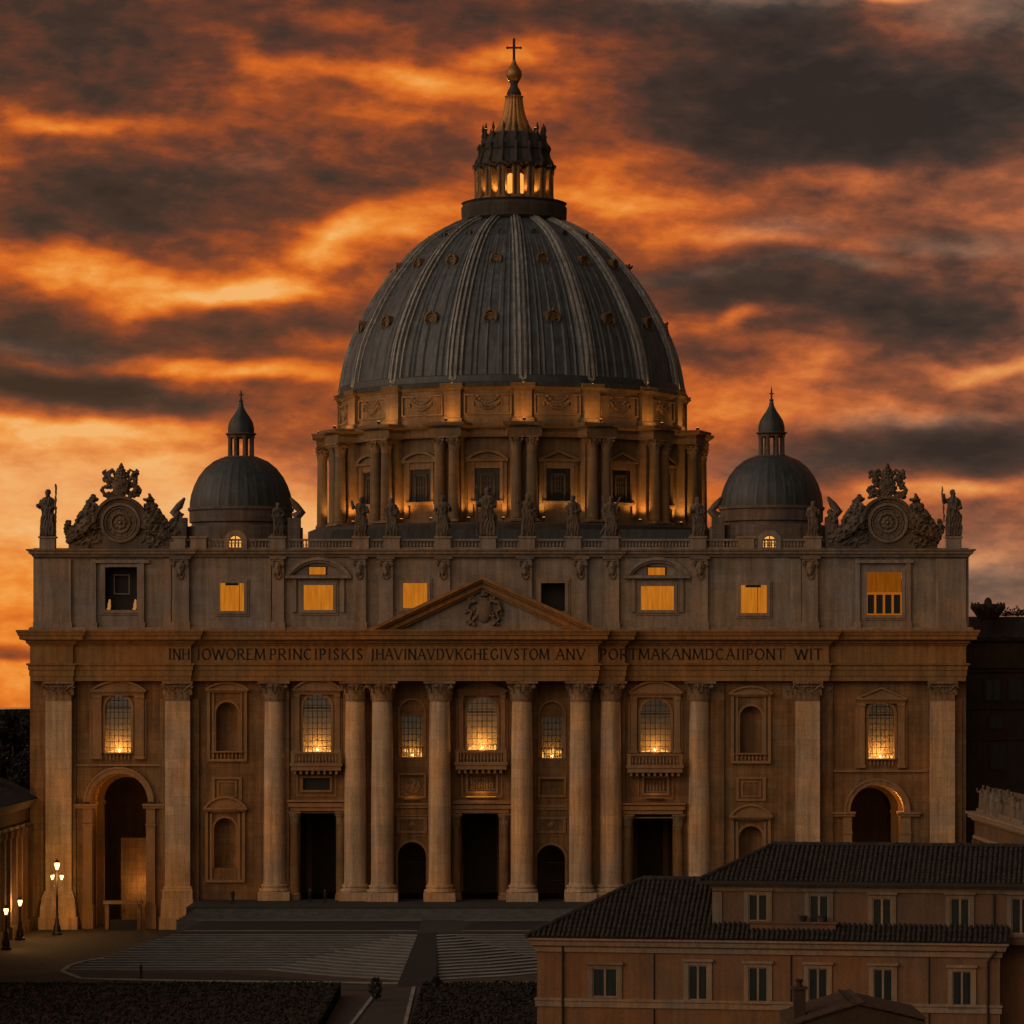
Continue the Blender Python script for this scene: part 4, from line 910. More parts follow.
# drum wall with window openings per bay
bay = PI / 8; hwin = .068; zwb, zwt = z0d + 2.6, z0d + 7.6
m = MB()
for k in range(16):
    mid = OFF + bay * (k + .5)
    m.add([(*pol(rw, mid + t), z_) for t in [(-bay / 2 + j * bay / 12) for j in range(13)] for z_ in (z0d, z1d)], [(2 * j, 2 * j + 2, 2 * j + 3, 2 * j + 1) for j in range(12)])
m.build('drum_wall', M['drum'], dr)
# ressauted ring: entablature over coupled columns
path = []
for k in range(16):
    c = OFF + bay * k; path += [pol(25.4, c - .094), pol(28.2, c - .082), pol(28.2, c + .082), pol(25.4, c + .094)]
path_cc = path                                                          # travel direction keeps outward on the right
zf = lambda h: z1d + h
MB().sweep(path_cc, [(-2.5, zf(0)), (0, zf(0)), (.05, zf(.35)), (.12, zf(.7)), (.0, zf(.75)), (0, zf(1.15)), (.25, zf(1.25)), (.55, zf(1.35)), (.7, zf(1.5)), (.75, zf(1.85)), (-3.4, zf(2.0))], True).build('drum_entablature', M['drum'], dr)
colm = MB().lathe([(.80, .55), (.80, 2), (.70, z1d - z0d - 2.0)], 0, 0, 14).mesh('drum_column', M['drum'], 40)
colb = MB().box(-.98, .98, -.98, .98, 0, .28).lathe([(.97, .28), (.95, .42), (.82, .46), (.88, .55), (.79, .62)], 0, 0, 12).mesh('column_base', M['drum'], 40)
colc = capital_round(.70, 2.0).mesh('capital', M['carved'], 50)
for k in range(16):
    c = OFF + bay * k
    o = MB()
    for s_ in (-1, 1): pass
    u_ = Vector((math.sin(c), -math.cos(c), 0)); t_ = Vector((math.cos(c), math.sin(c), 0)); B = Vector((DX, DY, 0))
    def slab(mb, r0, r1, w0, za, zb_):
        vs = []
        for z_ in (za, zb_):
            for r_, w_ in ((r0, -w0), (r1, -w0), (r1, w0), (r0, w0)): p = B + u_ * r_ + t_ * w_; vs.append((p.x, p.y, z_))
        mb.add(vs, [(0, 1, 2, 3), (4, 7, 6, 5), (0, 4, 5, 1), (1, 5, 6, 2), (2, 6, 7, 3), (3, 7, 4, 0)])
    slab(o, 24.4, 26.3, 1.75, z0d, z1d); slab(o, 26.3, 26.55, 1.85, z0d, z0d + .9)
    o.build('buttress', M['drum'], dr)
    if math.cos(c) < -.35: continue                  # rear columns cannot be seen from the square side
    for s_ in (-1, 1):
        p = B + u_ * 27.25 + t_ * (1.02 * s_)
        q = link('drum_column', colm, dr, (p.x, p.y, z0d), c); link('column_base', colb, q); link('capital', colc, q, (0, 0, z1d - z0d - 2.0))
for k in range(16):                                   # drum windows
    c = OFF + bay * (k + .5)
    if math.cos(c) < -.35: continue
    mt = Matrix.Translation((*pol(rw, c), 0)) @ Matrix.Rotation(c, 4, 'Z')
    tri = k in (0, 1, 15 - 15, 2, 3)
    w2, zb_, zt_ = 1.75, z0d + 2.9, z0d + 7.4
    m = MB()
    for s_ in (-1, 1):
        m.box(min(s_ * w2, s_ * (w2 + .42)), max(s_ * w2, s_ * (w2 + .42)), -.55, .3, zb_, zt_ + .9); m.box(min(s_ * 2.0, s_ * 2.7), max(s_ * 2.0, s_ * 2.7), -.3, .3, z0d + .9, zt_ + 1.0)
    m.box(-2.9, 2.9, -.75, .3, zt_ + .95, zt_ + 1.25); m.box(-w2, w2, -.4, .3, zt_, zt_ + .9); m.box(-2.3, 2.3, -.7, .3, zb_ - .4, zb_)
    zt2 = zt_ + 1.25
    if tri: outl = [(-2.95, zt2), (0, zt2 + 1.25), (2.95, zt2)]; inn = [(-2.2, zt2), (0, zt2 + .92), (2.2, zt2)]
    else:
        outl = [(2.95 * math.sin(-1 + 2 * i / 10) / math.sin(1), zt2 + 1.2 * (math.cos(-1 + 2 * i / 10) - math.cos(1)) / (1 - math.cos(1))) for i in range(11)]
        inn = [(a * .8, zt2 + (b - zt2) * .75) for a, b in outl]
    m.strip(outl, inn, -.8, .2); m.prism(outl, -.35, .2)
    m.xf(mt).build('window_surround', M['drum'], dr)
    g = MB().box(-w2, w2, -.12, -.08, zb_, zt_).xf(mt); g.build('drum_window', M['iron'], dr)  # flat black pane carries the shade of a deep recess in its colour
    g = MB()
    g.box(-1.0, -.8, -.3, -.1, zb_, zt_ - .7); g.box(.8, 1.0, -.3, -.1, zb_, zt_ - .7); g.box(-1.0, 1.0, -.3, -.1, zt_ - .9, zt_ - .7)
    for i in (-.4, 0, .4): g.box(i - .05, i + .05, -.22, -.13, zb_, zt_ - .8)
    for i in range(1, 6): g.box(-.9, .9, -.22, -.13, zb_ + i * .7 - .05, zb_ + i * .7 + .05)
    g.xf(mt).build('glazing_bars', M['drum_dark'], dr)  # bars in the dark tone, recess shade put into their colour
# drum attic with garland panels
za0, za1 = z1d + 2.0, zd(404)
path = []
for k in range(16):
    c = OFF + bay * k; path += [pol(24.55, c - .052), pol(25.15, c - .048), pol(25.15, c + .048), pol(24.55, c + .052)]
    for j in range(1, 4): path.append(pol(24.55, c + .052 + (bay - .104) * j / 4))
mw = MB().sweep(path, [(-.1, za0 - .2), (.35, za0 - .2), (.35, za0 + .5), (.1, za0 + .7), (0, za0 + .75), (0, za1)], True); mw.build('drum_attic', M['drum'], dr)
MB().sweep(path, [(-.3, za1), (.12, za1), (.2, za1 + .2), (.55, za1 + .45), (.45, za1 + .7), (.52, za1 + .8), (.52, za1 + .95), (-1.5, za1 + 1.1)], True).build('dome_cornice', M['drum'], dr)
for k in range(16):
    c = OFF + bay * (k + .5)
    if math.cos(c) < -.35: continue
    mt = Matrix.Translation((*pol(24.5, c), 0)) @ Matrix.Rotation(c, 4, 'Z'); m = MB(); rr = random.Random(k)
    zt_ = za1 - .9; zb_ = za0 + 1.1
    m.strip([(-3.3, zb_), (3.3, zb_), (3.3, zt_ + .35), (-3.3, zt_ + .35)], [(-3.1, zb_ + .2), (3.1, zb_ + .2), (3.1, zt_ + .15), (-3.1, zt_ + .15)], -.12, .1, True)
    for i in range(25):                               # festoon of fruit
        t = -1 + 2 * i / 24; x_ = 1.75 * t; z_ = zt_ - .45 - .95 * (1 - t * t); r_ = .16 + .22 * (1 - t * t)
        m.ball((x_, -.12, z_ + rr.uniform(-.08, .08)), (r_, .25, r_), 6, 5)
        if i % 3 == 0: m.ball((x_ * .8, -.1, z_ + .55), (.28, .2, .22), 6, 4)
    for s_ in (-1, 1): m.tube([(s_ * 1.75, -.1, zt_ - .4), (s_ * 2.0, -.1, zt_ - .8), (s_ * 1.9, -.1, zt_ - 1.2)], .12, 5)
    m.xf(mt).build('garland_panel', M['carved'], dr)
# dome shell
dm = empty('dome', (DX, DY, 0), 0, Q)
MB().lathe([(R(172), zd(400.5)), (R(175.5), zd(400.5)), (R(176), zd(397.5)), (R(174), zd(396)), (R(173.5), zd(392)), (R(173), zd(390)), (R(170), zd(389))], 0, 0, 96).build('base_ring', M['lead_dark'], dm, 30)
prof_d = [(177, 399), (173.5, 396), (172.5, 392), (170.5, 380), (168.0, 367), (164.5, 354), (158.5, 338.5), (151.8, 325), (145.2, 312), (136.2, 297), (126.5, 283), (116.0, 270), (104.5, 257.5), (92.5, 246.5), (79.0, 237), (64.0, 229), (50.0, 223)]
PD = [(R(h) - .45, zd(y)) for h, y in prof_d]
def battens(a, z_):
    t = ((a - (-PI / 2 + OFF)) / bay) % 1.0; q = (t * 9 + .25 * math.sin(t * 23)) % 1.0
    return 1.0 + (.0075 if q < .26 else 0) - .006 * math.sin(PI * t)
MB().lathe(PD, 0, 0, 16 * 40, mod=battens).build('dome_shell', M['lead'], dm, 12)
def rpt(i, off, ang):
    r_, z_ = PD[i]; j0, j1 = max(0, i - 1), min(len(PD) - 1, i + 1)
    d = Vector((PD[j1][0] - PD[j0][0], PD[j1][1] - PD[j0][1])).normalized(); n = Vector((d.y, -d.x))
    return r_ + n.x * off, z_ + n.y * off
for k in range(16):
    c = OFF + bay * k; m = MB(); u_ = Vector((math.sin(c), -math.cos(c), 0)); t_ = Vector((math.cos(c), math.sin(c), 0))
    n = len(PD) - 1
    sec = [(-1.05, -.15), (-1.05, .30), (-.82, .34), (-.74, .02), (-.56, .02), (-.48, .62), (-.20, .68), (-.12, .18), (.12, .18), (.20, .68), (.48, .62), (.56, .02), (.74, .02), (.82, .34), (1.05, .30), (1.05, -.15)]
    vs = []
    for i in range(1, len(PD)):
        taper = .38 + .62 * PD[i][0] / PD[2][0]
        for w_, o_ in sec:
            rr_, z_ = rpt(i, o_ * (.6 + .4 * taper), c); p = u_ * rr_ + t_ * (w_ * taper * 1.12); vs.append((p.x, p.y, z_))
    q = len(sec); m.add(vs, [(i * q + a, i * q + a + 1, (i + 1) * q + a + 1, (i + 1) * q + a) for i in range(n - 1) for a in range(q - 1)])
    m.build('rib', M['lead_rib'], dm)
def interp_r(z_):
    for (r0, za), (r1, zb_) in zip(PD, PD[1:]):
        if za <= z_ <= zb_: return r0 + (r1 - r0) * (z_ - za) / (zb_ - za)
    return PD[-1][0]
for row, (zrow, sc) in enumerate(((zd(333), .72), (zd(273), .60), (zd(243), .34))):
    for k in range(16):
        c = OFF + bay * (k + .5)
        if math.cos(c) < -.3: continue
        r_ = interp_r(zrow); mt = Matrix.Translation((r_ * math.sin(c), -r_ * math.cos(c), zrow)) @ Matrix.Rotation(c, 4, 'Z') @ Matrix.Scale(sc, 4)
        m = MB(); m.strip(arc(0, 0, .62, -.4, PI + .4, 12), arc(0, 0, 1.0, -.4, PI + .4, 12), -.35, 1.6); m.strip(arc(0, .1, 1.0, 0, PI, 12, 1.05), arc(0, .1, 1.45, -.1, PI + .1, 12, 1.45), -.6, 1.4)
        for s_ in (-1, 1): m.tube([(s_ * .9, -.4, .4), (s_ * 1.25, -.5, -.1), (s_ * 1.15, -.6, -.6), (s_ * .75, -.7, -.9)], [.25, .28, .22, .12], 6)
        m.ball((0, -.6, 1.45), (.35, .25, .35), 7, 5)
        m.prism(arc(0, 0, .6, 0, 2 * PI - .01, 12), -.2, -.1)
        m.xf(mt).build('dormer', M['dormer'] if row < 2 else M['lead_dark'], dm)

# ------------------------------------------------------------------ lantern
ln_ = empty('lantern', (X(514, DY), DY, 0), 0, Q)
zl = zd
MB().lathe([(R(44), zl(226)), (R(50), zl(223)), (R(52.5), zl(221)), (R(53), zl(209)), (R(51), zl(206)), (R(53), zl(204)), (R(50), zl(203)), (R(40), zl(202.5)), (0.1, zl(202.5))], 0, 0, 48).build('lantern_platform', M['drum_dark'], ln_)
zc0, zc1 = zl(202), zl(172)
MB().lathe([(R(25), zc0), (R(25), zc1)], 0, 0, 32).build('lantern_core', M['gild'], ln_, 40)
for k in range(16):
    c = OFF + bay * k; m = MB()
    mt = Matrix.Rotation(c, 4, 'Z')
    for s_ in (-1, 1): m.lathe([(.32, zc0 + .2), (.30, zc0 + .5), (.22, zc0 + .6), (.20, zc1 - .7), (.26, zc1 - .5), (.36, zc1)], s_ * .34, -R(38), 8)
    m.box(-.3, .3, -R(38) + .1, -R(26), zc0, zc1); m.box(-.75, .75, -R(40.5), -R(26), zc0, zc0 + .3)
    m.xf(mt).build('lantern_column_pair', M['drum'], ln_, 50)
    mt = Matrix.Rotation(c + bay / 2, 4, 'Z')
    if math.cos(c) > -.4:
        m = MB().prism([(-.5, zc0 + .8)] + [(.5, zc0 + .8)] + arc(0, zc1 - 1.2, .5, 0, PI, 8), -R(25) - .12, -R(25) - .04).xf(mt); m.build('lit_window', emis('lantern light', (1, .36, .07), 1.25, folds=True) if k == 0 else bpy.data.materials['lantern light'], ln_)
mL = 0
pth = []
for k in range(16):
    c = OFF + bay * k
    for r_, a_ in ((R(34), -.11), (R(40), -.09), (R(40), .09), (R(34), .11)): pth.append((r_ * math.sin(c + a_), -r_ * math.cos(c + a_)))
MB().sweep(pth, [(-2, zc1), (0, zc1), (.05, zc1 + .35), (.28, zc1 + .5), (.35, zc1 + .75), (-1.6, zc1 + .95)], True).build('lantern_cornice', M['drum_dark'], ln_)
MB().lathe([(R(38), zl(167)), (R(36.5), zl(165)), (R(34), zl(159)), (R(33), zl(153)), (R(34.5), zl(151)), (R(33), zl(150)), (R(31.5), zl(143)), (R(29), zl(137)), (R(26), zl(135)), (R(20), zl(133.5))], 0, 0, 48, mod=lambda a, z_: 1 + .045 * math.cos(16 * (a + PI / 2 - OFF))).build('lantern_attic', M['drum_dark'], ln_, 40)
for k in range(16):                                   # scroll brackets and candelabra
    c = OFF + bay * k; u_ = Vector((math.sin(c), -math.cos(c), 0)); m = MB(); f = lambda h, y: u_ * R(h) + Vector((0, 0, zl(y)))
    m.tube([f(38, 167), f(37.5, 163), f(35, 158), f(34, 153), f(35.5, 149), f(34, 145)], [.35, .32, .25, .28, .3, .2], 6)
    m.tube([f(31, 143), f(31, 139), f(31, 137), f(31, 134), f(31, 131), f(31, 128), f(31, 125)], [.34, .2, .3, .12, .24, .14, .04], 7)
    m.build('candelabrum', M['drum_dark'], ln_, 50)
MB().lathe([(R(20), zl(134)), (R(18.5), zl(132)), (R(14.0), zl(125)), (R(11.2), zl(117)), (R(9.2), zl(109)), (R(8.2), zl(101)), (R(8), zl(98)), (R(9), zl(96.5)), (R(6.5), zl(95.5))], 0, 0, 96, mod=lambda a, z_: 1 + .09 * abs(math.cos(8 * (a + PI / 2 - OFF)))).build('spire', M['gild'], ln_, 40)
MB().lathe([(R(6.5), zl(96)), (R(7.5), zl(94)), (R(6), zl(90)), (R(4), zl(87)), (R(3.6), zl(84)), (R(5.2), zl(81.5)), (R(4), zl(80.5))], 0, 0, 20).build('finial', M['drum_dark'], ln_, 50)
MB().lathe([(R(3), zl(82.5)), (R(5.8), zl(80.5)), (R(7.6), zl(77)), (R(8), zl(74)), (R(7.4), zl(71)), (R(5.5), zl(68)), (R(3.4), zl(65)), (R(2), zl(62)), (R(1.2), zl(59)), (.01, zl(58))], 0, 0, 24).build('gilt_ball', M['gild'], ln_, 50)
m = MB(); w = .19; m.box(-w, w, -w, w, zl(60), zl(39.5)); m.box(-R(6.6), R(6.6), -w * .9, w * .9, zl(48.5), zl(47))
for p in ((-R(6.6), zl(47.8)), (R(6.6), zl(47.8)), (0, zl(39.5))): m.ball((p[0], 0, p[1]), .2, 8, 5)
m.build('cross', M['iron'], ln_)

# ------------------------------------------------------------------ two side cupolas
def cupola(cx, Y, dy=0, slim=0):
    s_ = S(Y); x = X(cx, Y); f = lambda hw, y: (hw / s_, Z(y + dy, Y)); P_ = empty('side_dome', (x, Y, 0), 0, Q)
    MB().lathe([f(62, 560), f(62, 528), f(50, 527), f(49, 524), f(51.5, 523), f(51.5, 512), f(53, 511), f(53, 508.5), f(50, 508)], 0, 0, 48).build('cupola_drum', M['cupola_stone'], P_)
    MB().lathe([f(51, 510), f(50.8, 503), f(49.5, 495), f(46.5, 486), f(42, 477), f(35.5, 468.5), f(27, 461.5), f(19, 458)], 0, 0, 256, mod=lambda a, z_: 1 + (.008 if ((a * 16 / PI) % 1) < .25 else 0)).build('cupola_shell', M['lead_dark'], P_, 25)
    MB().lathe([f(18, 460), f(17, 458.5), f(17, 457), f(14.5, 456.5), f(.1, 456.4)], 0, 0, 24).build('lantern_base', M['cupola_stone'], P_)
    m = MB()
    for k in range(8):
        a = PI / 8 + k * PI / 4; r_ = 11.6 / s_; m.lathe([(.34, Z(457 + dy, Y)), (.27, Z(455 + dy, Y)), (.25, Z(439 + dy, Y)), (.40, Z(436 + dy, Y))], r_ * math.cos(a), r_ * math.sin(a), 8)
        m.xf(Matrix.Identity(4))
    m.lathe([f(12.5, 438), f(13, 436), f(15.5, 434.5), f(15.5, 433.5), f(12, 433)], 0, 0, 24)
    m.build('cupola_lantern', M['cupola_stone'], P_, 40)
    MB().lathe([f(12.6, 434), f(12.6, 428), f(11.2, 422), f(8.4, 417), f(5.0, 412), f(2.6, 407), f(1.7, 402), f(2.4, 401), f(1.0, 400), f(.8, 392), f(.1, 390 - slim)], 0, 0, 32, mod=lambda a, z_: 1 + .05 * abs(math.cos(4 * a))).build('cupola_cap', M['lead_dark'], P_, 40)
    m = MB(); zt_ = Z(398 + dy, Y); m.box(-.06, .06, -.06, .06, zt_ - .6, zt_ + 1.0); m.box(-.3, .3, -.05, .05, zt_ + .35, zt_ + .5); m.build('cross', M['iron'], P_)
    for sx in (-1, 1):                                # stepped scroll shoulders at the base
        m = MB(); xx = sx * 56 / s_
        m.box(xx - .8, xx + .8, -6.5, -4.5, Z(560, Y), Z(520 + dy, Y)); m.tube([(xx, -5.5, Z(520 + dy, Y)), (xx + sx * .9, -5.5, Z(514 + dy, Y)), (xx + sx * .2, -5.5, Z(508 + dy, Y)), (xx - sx * .5, -5.5, Z(500 + dy, Y))], [.7, .6, .5, .15], 8)
        m.build('corner_scroll', M['cupola_stone'], P_, 50)
cupola(241, 32); cupola(771.5, 32, -1, 3)

# ------------------------------------------------------------------ floodlights lighting the drum and the lantern
def flood(x, y, zz_, target, power, spot=1.5, name='floodlight', mat='bulb', sc=1.0):
    e = empty(name, (x, y, zz_)); tag(e, 'small roof floodlight throwing amber light up the columns of the great drum', 'floodlight', 'floodlights round the drum')
    MB().box(-.22 * sc, .22 * sc, -.12, .12, 0, .32).box(-.05, .05, -.05, .05, -.25, 0).build('housing', M['iron'], e)
    MB().box(-.18 * sc, .18 * sc, -.1, .1, .325, .36).build('lamp_face', M['flood_face'], e)
    d = Vector(target) - Vector((x, y, zz_)); off = d.normalized() * .55
    light('lamp_light', (off.x, off.y, off.z + .1), power, (1, .44, .10), .28, e, 'SPOT', (off.x + d.x, off.y + d.y, off.z + .1 + d.z), spot, .9)
    return e
for k in range(16):
    c = OFF + bay * k
    if math.cos(c) < -.1: continue
    for s_ in ((-1, 1)):
        a = c + s_ * .105; p = pol(26.2, a); q = pol(25.9, c + s_ * .125)
        flood(p[0], p[1], z0d + .3, (q[0], q[1], z0d + 7.0), 850 if abs(math.sin(c)) < .6 else 1200, 2.4)
for k in range(8):                                     # upward wash of the attic band
    c = OFF + bay * (k * 1 - 4) + bay * .5
    p = pol(29.3, c); q = pol(24.8, c)
    flood(p[0], p[1], z0d + 13.2, (q[0], q[1], za1 - .3), 0.1, 2.0) if False else None
for k in range(16):
    for dc in (0,):
        c = OFF + bay * k + dc
        if math.cos(c) < -.2: continue
        p = pol(27.7, c); q = pol(24.4, c)
        e = flood(p[0], p[1], zf(2.1), (q[0], q[1], zf(2.1) + 3.0), 430, 2.85)
        e['label'] = 'small floodlight on the drum cornice shining up at the garland panels'; e['group'] = 'floodlights on the drum cornice'
for k in range(16):
    c = OFF + bay * k
    if math.cos(c) < -.2: continue
    p = pol(25.15, c); q = pol(24.7, c)
    e = flood(p[0], p[1], zd(399.5), (q[0], q[1], zd(380)), 60, 2.2)
    e['label'] = 'small floodlight at the foot of a rib of the great dome'; e['group'] = 'floodlights at the foot of the dome ribs'
for k in range(16):
    c = OFF + bay * (k + .5)
    if math.cos(c) < -.4: continue
    p = (X(514, DY) + R(31) * math.sin(c), DY - R(31) * math.cos(c))
    e = flood(p[0], p[1], zc0 + .25, (X(514, DY) + R(30) * math.sin(c), DY - R(30) * math.cos(c), zc1), 520, 2.6)
    e['label'] = 'small amber lamp burning between the lantern columns above the great dome'; e['group'] = 'lamps inside the dome lantern'
for k in range(4):
    c = OFF + bay * (4 * k + 1.5)
    e = flood(X(514, DY) + R(35) * math.sin(c), DY - R(35) * math.cos(c), zl(133.0) - .2, (X(514, DY) + R(10) * math.sin(c), DY - R(10) * math.cos(c), zl(105)), 200, 1.6)
    e['label'] = 'small lamp at the foot of the lantern spire'; e['group'] = 'lamps round the lantern spire'

for cx_, w_, y_, pw in ((481, 15, 798, 34), (412, 8, 800, 14), (655, 9, 799, 12)):  # the two shorter lamps are added to brighten their reliefs
    t = empty('strip_lamp', (X(cx_), -.5, Z(y_))); tag(t, {481: 'long glowing strip lamp on the ledge above the central door', 412: 'added short strip lamp brightening the round relief', 655: 'added short strip lamp brightening the relief above the right great door'}[cx_], 'lamp', 'strip lamps under the facade reliefs')
    MB().box(-w_ / 8.2, w_ / 8.2, -.12, .12, 0, .12).build('housing', M['iron'], t); MB().box(-w_ / 8.2 + .05, w_ / 8.2 - .05, -.13, .1, .125, .2).build('lamp_face', emis('strip lamp lens', (1, .42, .07), .55 if cx_ == 481 else .12), t)
    light('lamp_light', (0, -.55, .5), pw, (1, .44, .09), .25, t)
# ------------------------------------------------------------------ statues along the balustrade
def figure(mb, h, rr, arm='rest', prop=None, lean=0.0, robe=True):
    f = lambda x, y, z_: Vector(((x + lean * z_) * .86, y, z_)) * h
    ph = rr.uniform(0, 6)
    prof_ = [(.02, 0), (.165, .005), (.17, .05), (.150, .18), (.140, .34), (.135, .48), (.125, .58), (.140, .68), (.155, .76), (.135, .81), (.06, .845), (.045, .86)]
    vs = []; n = 26
    for r_, z_ in prof_:
        for i in range(n):
            a = 2 * PI * i / n; k = 1 + (.11 * math.sin(a * 5 + ph + z_ * 4) + .06 * math.sin(a * 9 + ph * 2 - z_ * 7)) * (1.2 - z_)
            sway = .025 * math.sin(z_ * 5 + ph)
            vs.append(f(r_ * k * math.cos(a) + sway, r_ * k * .72 * math.sin(a), z_))
    fs = [(j * n + i, j * n + (i + 1) % n, (j + 1) * n + (i + 1) % n, (j + 1) * n + i) for j in range(len(prof_) - 1) for i in range(n)]
    fs += [tuple(range(n - 1, -1, -1)), tuple(range((len(prof_) - 1) * n, len(prof_) * n))]
    mb.add(vs, fs)
    mb.tube([f(0, 0, .82), f(.0, -.01, .90)], .045 * h, 8)
    mb.ball(f(.005, -.012, .93), (.052 * h, .06 * h, .07 * h), 12, 9)
    mb.ball(f(.005, -.075, .925), (.012 * h, .018 * h, .02 * h), 6, 5); mb.ball(f(.005, -.05, .885), (.035 * h, .035 * h, .045 * h), 8, 6); mb.ball(f(.005, .012, .945), (.058 * h, .058 * h, .06 * h), 10, 7)
    def limb(pts): mb.tube([f(*p) for p in pts], [.048 * h, .042 * h, .036 * h, .028 * h][:len(pts)], 8); mb.ball(f(*pts[-1]), .032 * h, 7, 5)
    L_ = {'rest': [(-.14, 0, .77), (-.19, -.02, .62), (-.12, -.13, .55)], 'raise': [(-.14, 0, .77), (-.23, -.04, .72), (-.26, -.08, .88)], 'hip': [(-.14, 0, .77), (-.24, 0, .62), (-.14, -.06, .54)], 'hold': [(-.14, 0, .77), (-.20, -.05, .62), (-.22, -.14, .66)]}
    limb(L_[arm]); limb([(.14, 0, .77), (.20, -.03, .62), (.11, -.14, .60)] if rr.random() < .6 else [(.14, 0, .77), (.22, -.03, .64), (.20, -.12, .72)])
    for i in range(5):                               # cloak folds
        x = -.12 + .06 * i; mb.tube([f(x * .6 - .05, -.09, .72), f(x, -.115, .45), f(x * 1.2 + .02, -.12, .2), f(x * 1.25, -.11, .02)], [.018 * h, .025 * h, .03 * h, .03 * h], 5)
    mb.tube([f(-.13, -.06, .76), f(.02, -.13, .58), f(.16, -.06, .42), (f(.17, .02, .2))], [.03 * h, .045 * h, .05 * h, .035 * h], 6)
    if prop == 'cross': mb.tube([f(-.24, -.1, .0), f(-.25, -.1, 1.08)], .017 * h, 6); mb.tube([f(-.33, -.1, .98), f(-.16, -.1, .98)], .017 * h, 6)
    if prop == 'staff': mb.tube([f(.21, -.08, .0), f(.23, -.08, 1.10)], .016 * h, 6); mb.ball(f(.23, -.08, 1.08), (.02 * h, .02 * h, .05 * h), 6, 5)
    if prop == 'saltire': mb.tube([f(-.3, -.02, .05), f(.28, .05, 1.0)], .022 * h, 6); mb.tube([f(.3, -.02, .05), f(-.26, .05, 1.0)], .022 * h, 6)
    if prop == 'book': mb.box(*(sorted((f(.05, 0, 0).x, f(.17, 0, 0).x))), -.19 * h, -.13 * h, .56 * h, .68 * h)
    if prop == 'spear': mb.tube([f(-.25, -.1, .3), f(-.31, -.1, 1.07)], .016 * h, 6)
    return mb
SP = [(48, 5.7, 'hold', 'staff', 'statue with a tall staff on the far left corner of the balustrade'),
      (278, 4.1, 'rest', None, 'short statue standing alone before the left side dome'),
      (361, 4.8, 'raise', None, 'statue with one arm lifted at the left edge of the great drum'),
      (392, 4.7, 'rest', 'book', 'statue clasping a book, second in the row before the great drum'),
      (443, 5.0, 'hip', None, 'statue with hand on hip left of the pediment peak'),
      (488, 6.0, 'hold', 'cross', 'tall statue carrying a slim cross above the pediment peak'),
      (527, 5.2, 'raise', 'spear', 'statue raising a spear just right of the pediment peak'),
      (573, 5.0, 'rest', None, 'statue with folded arms right of the centre, below the arched drum window'),
      (611, 4.9, 'hip', 'saltire', 'statue holding a diagonal cross before the right half of the drum'),
      (698, 4.8, 'hold', 'book', 'statue with a book at the right edge of the great drum'),
      (813, 4.3, 'rest', None, 'short statue standing at the right foot of the right side dome'),
      (953, 5.7, 'raise', 'spear', 'statue with a spear on the far right corner of the balustrade')]
for i, (px, h, arm, prop, lab) in enumerate(SP):
    rr = random.Random(40 + i); mb = figure(MB(), h, rr, arm, prop, rr.uniform(-.03, .03)); mb.box(-.8, .8, -.55, .55, -.02, .22)
    o = link('statue', fused(mb, .06, 'statue', M['statue'], .075, (2.6, 2.6, .9)), None, (X(px), -.1, Z(539) + .30), rr.uniform(-.25, .25))
    tag(o, 'weathered stone ' + lab, 'statue', 'statues along the facade balustrade')

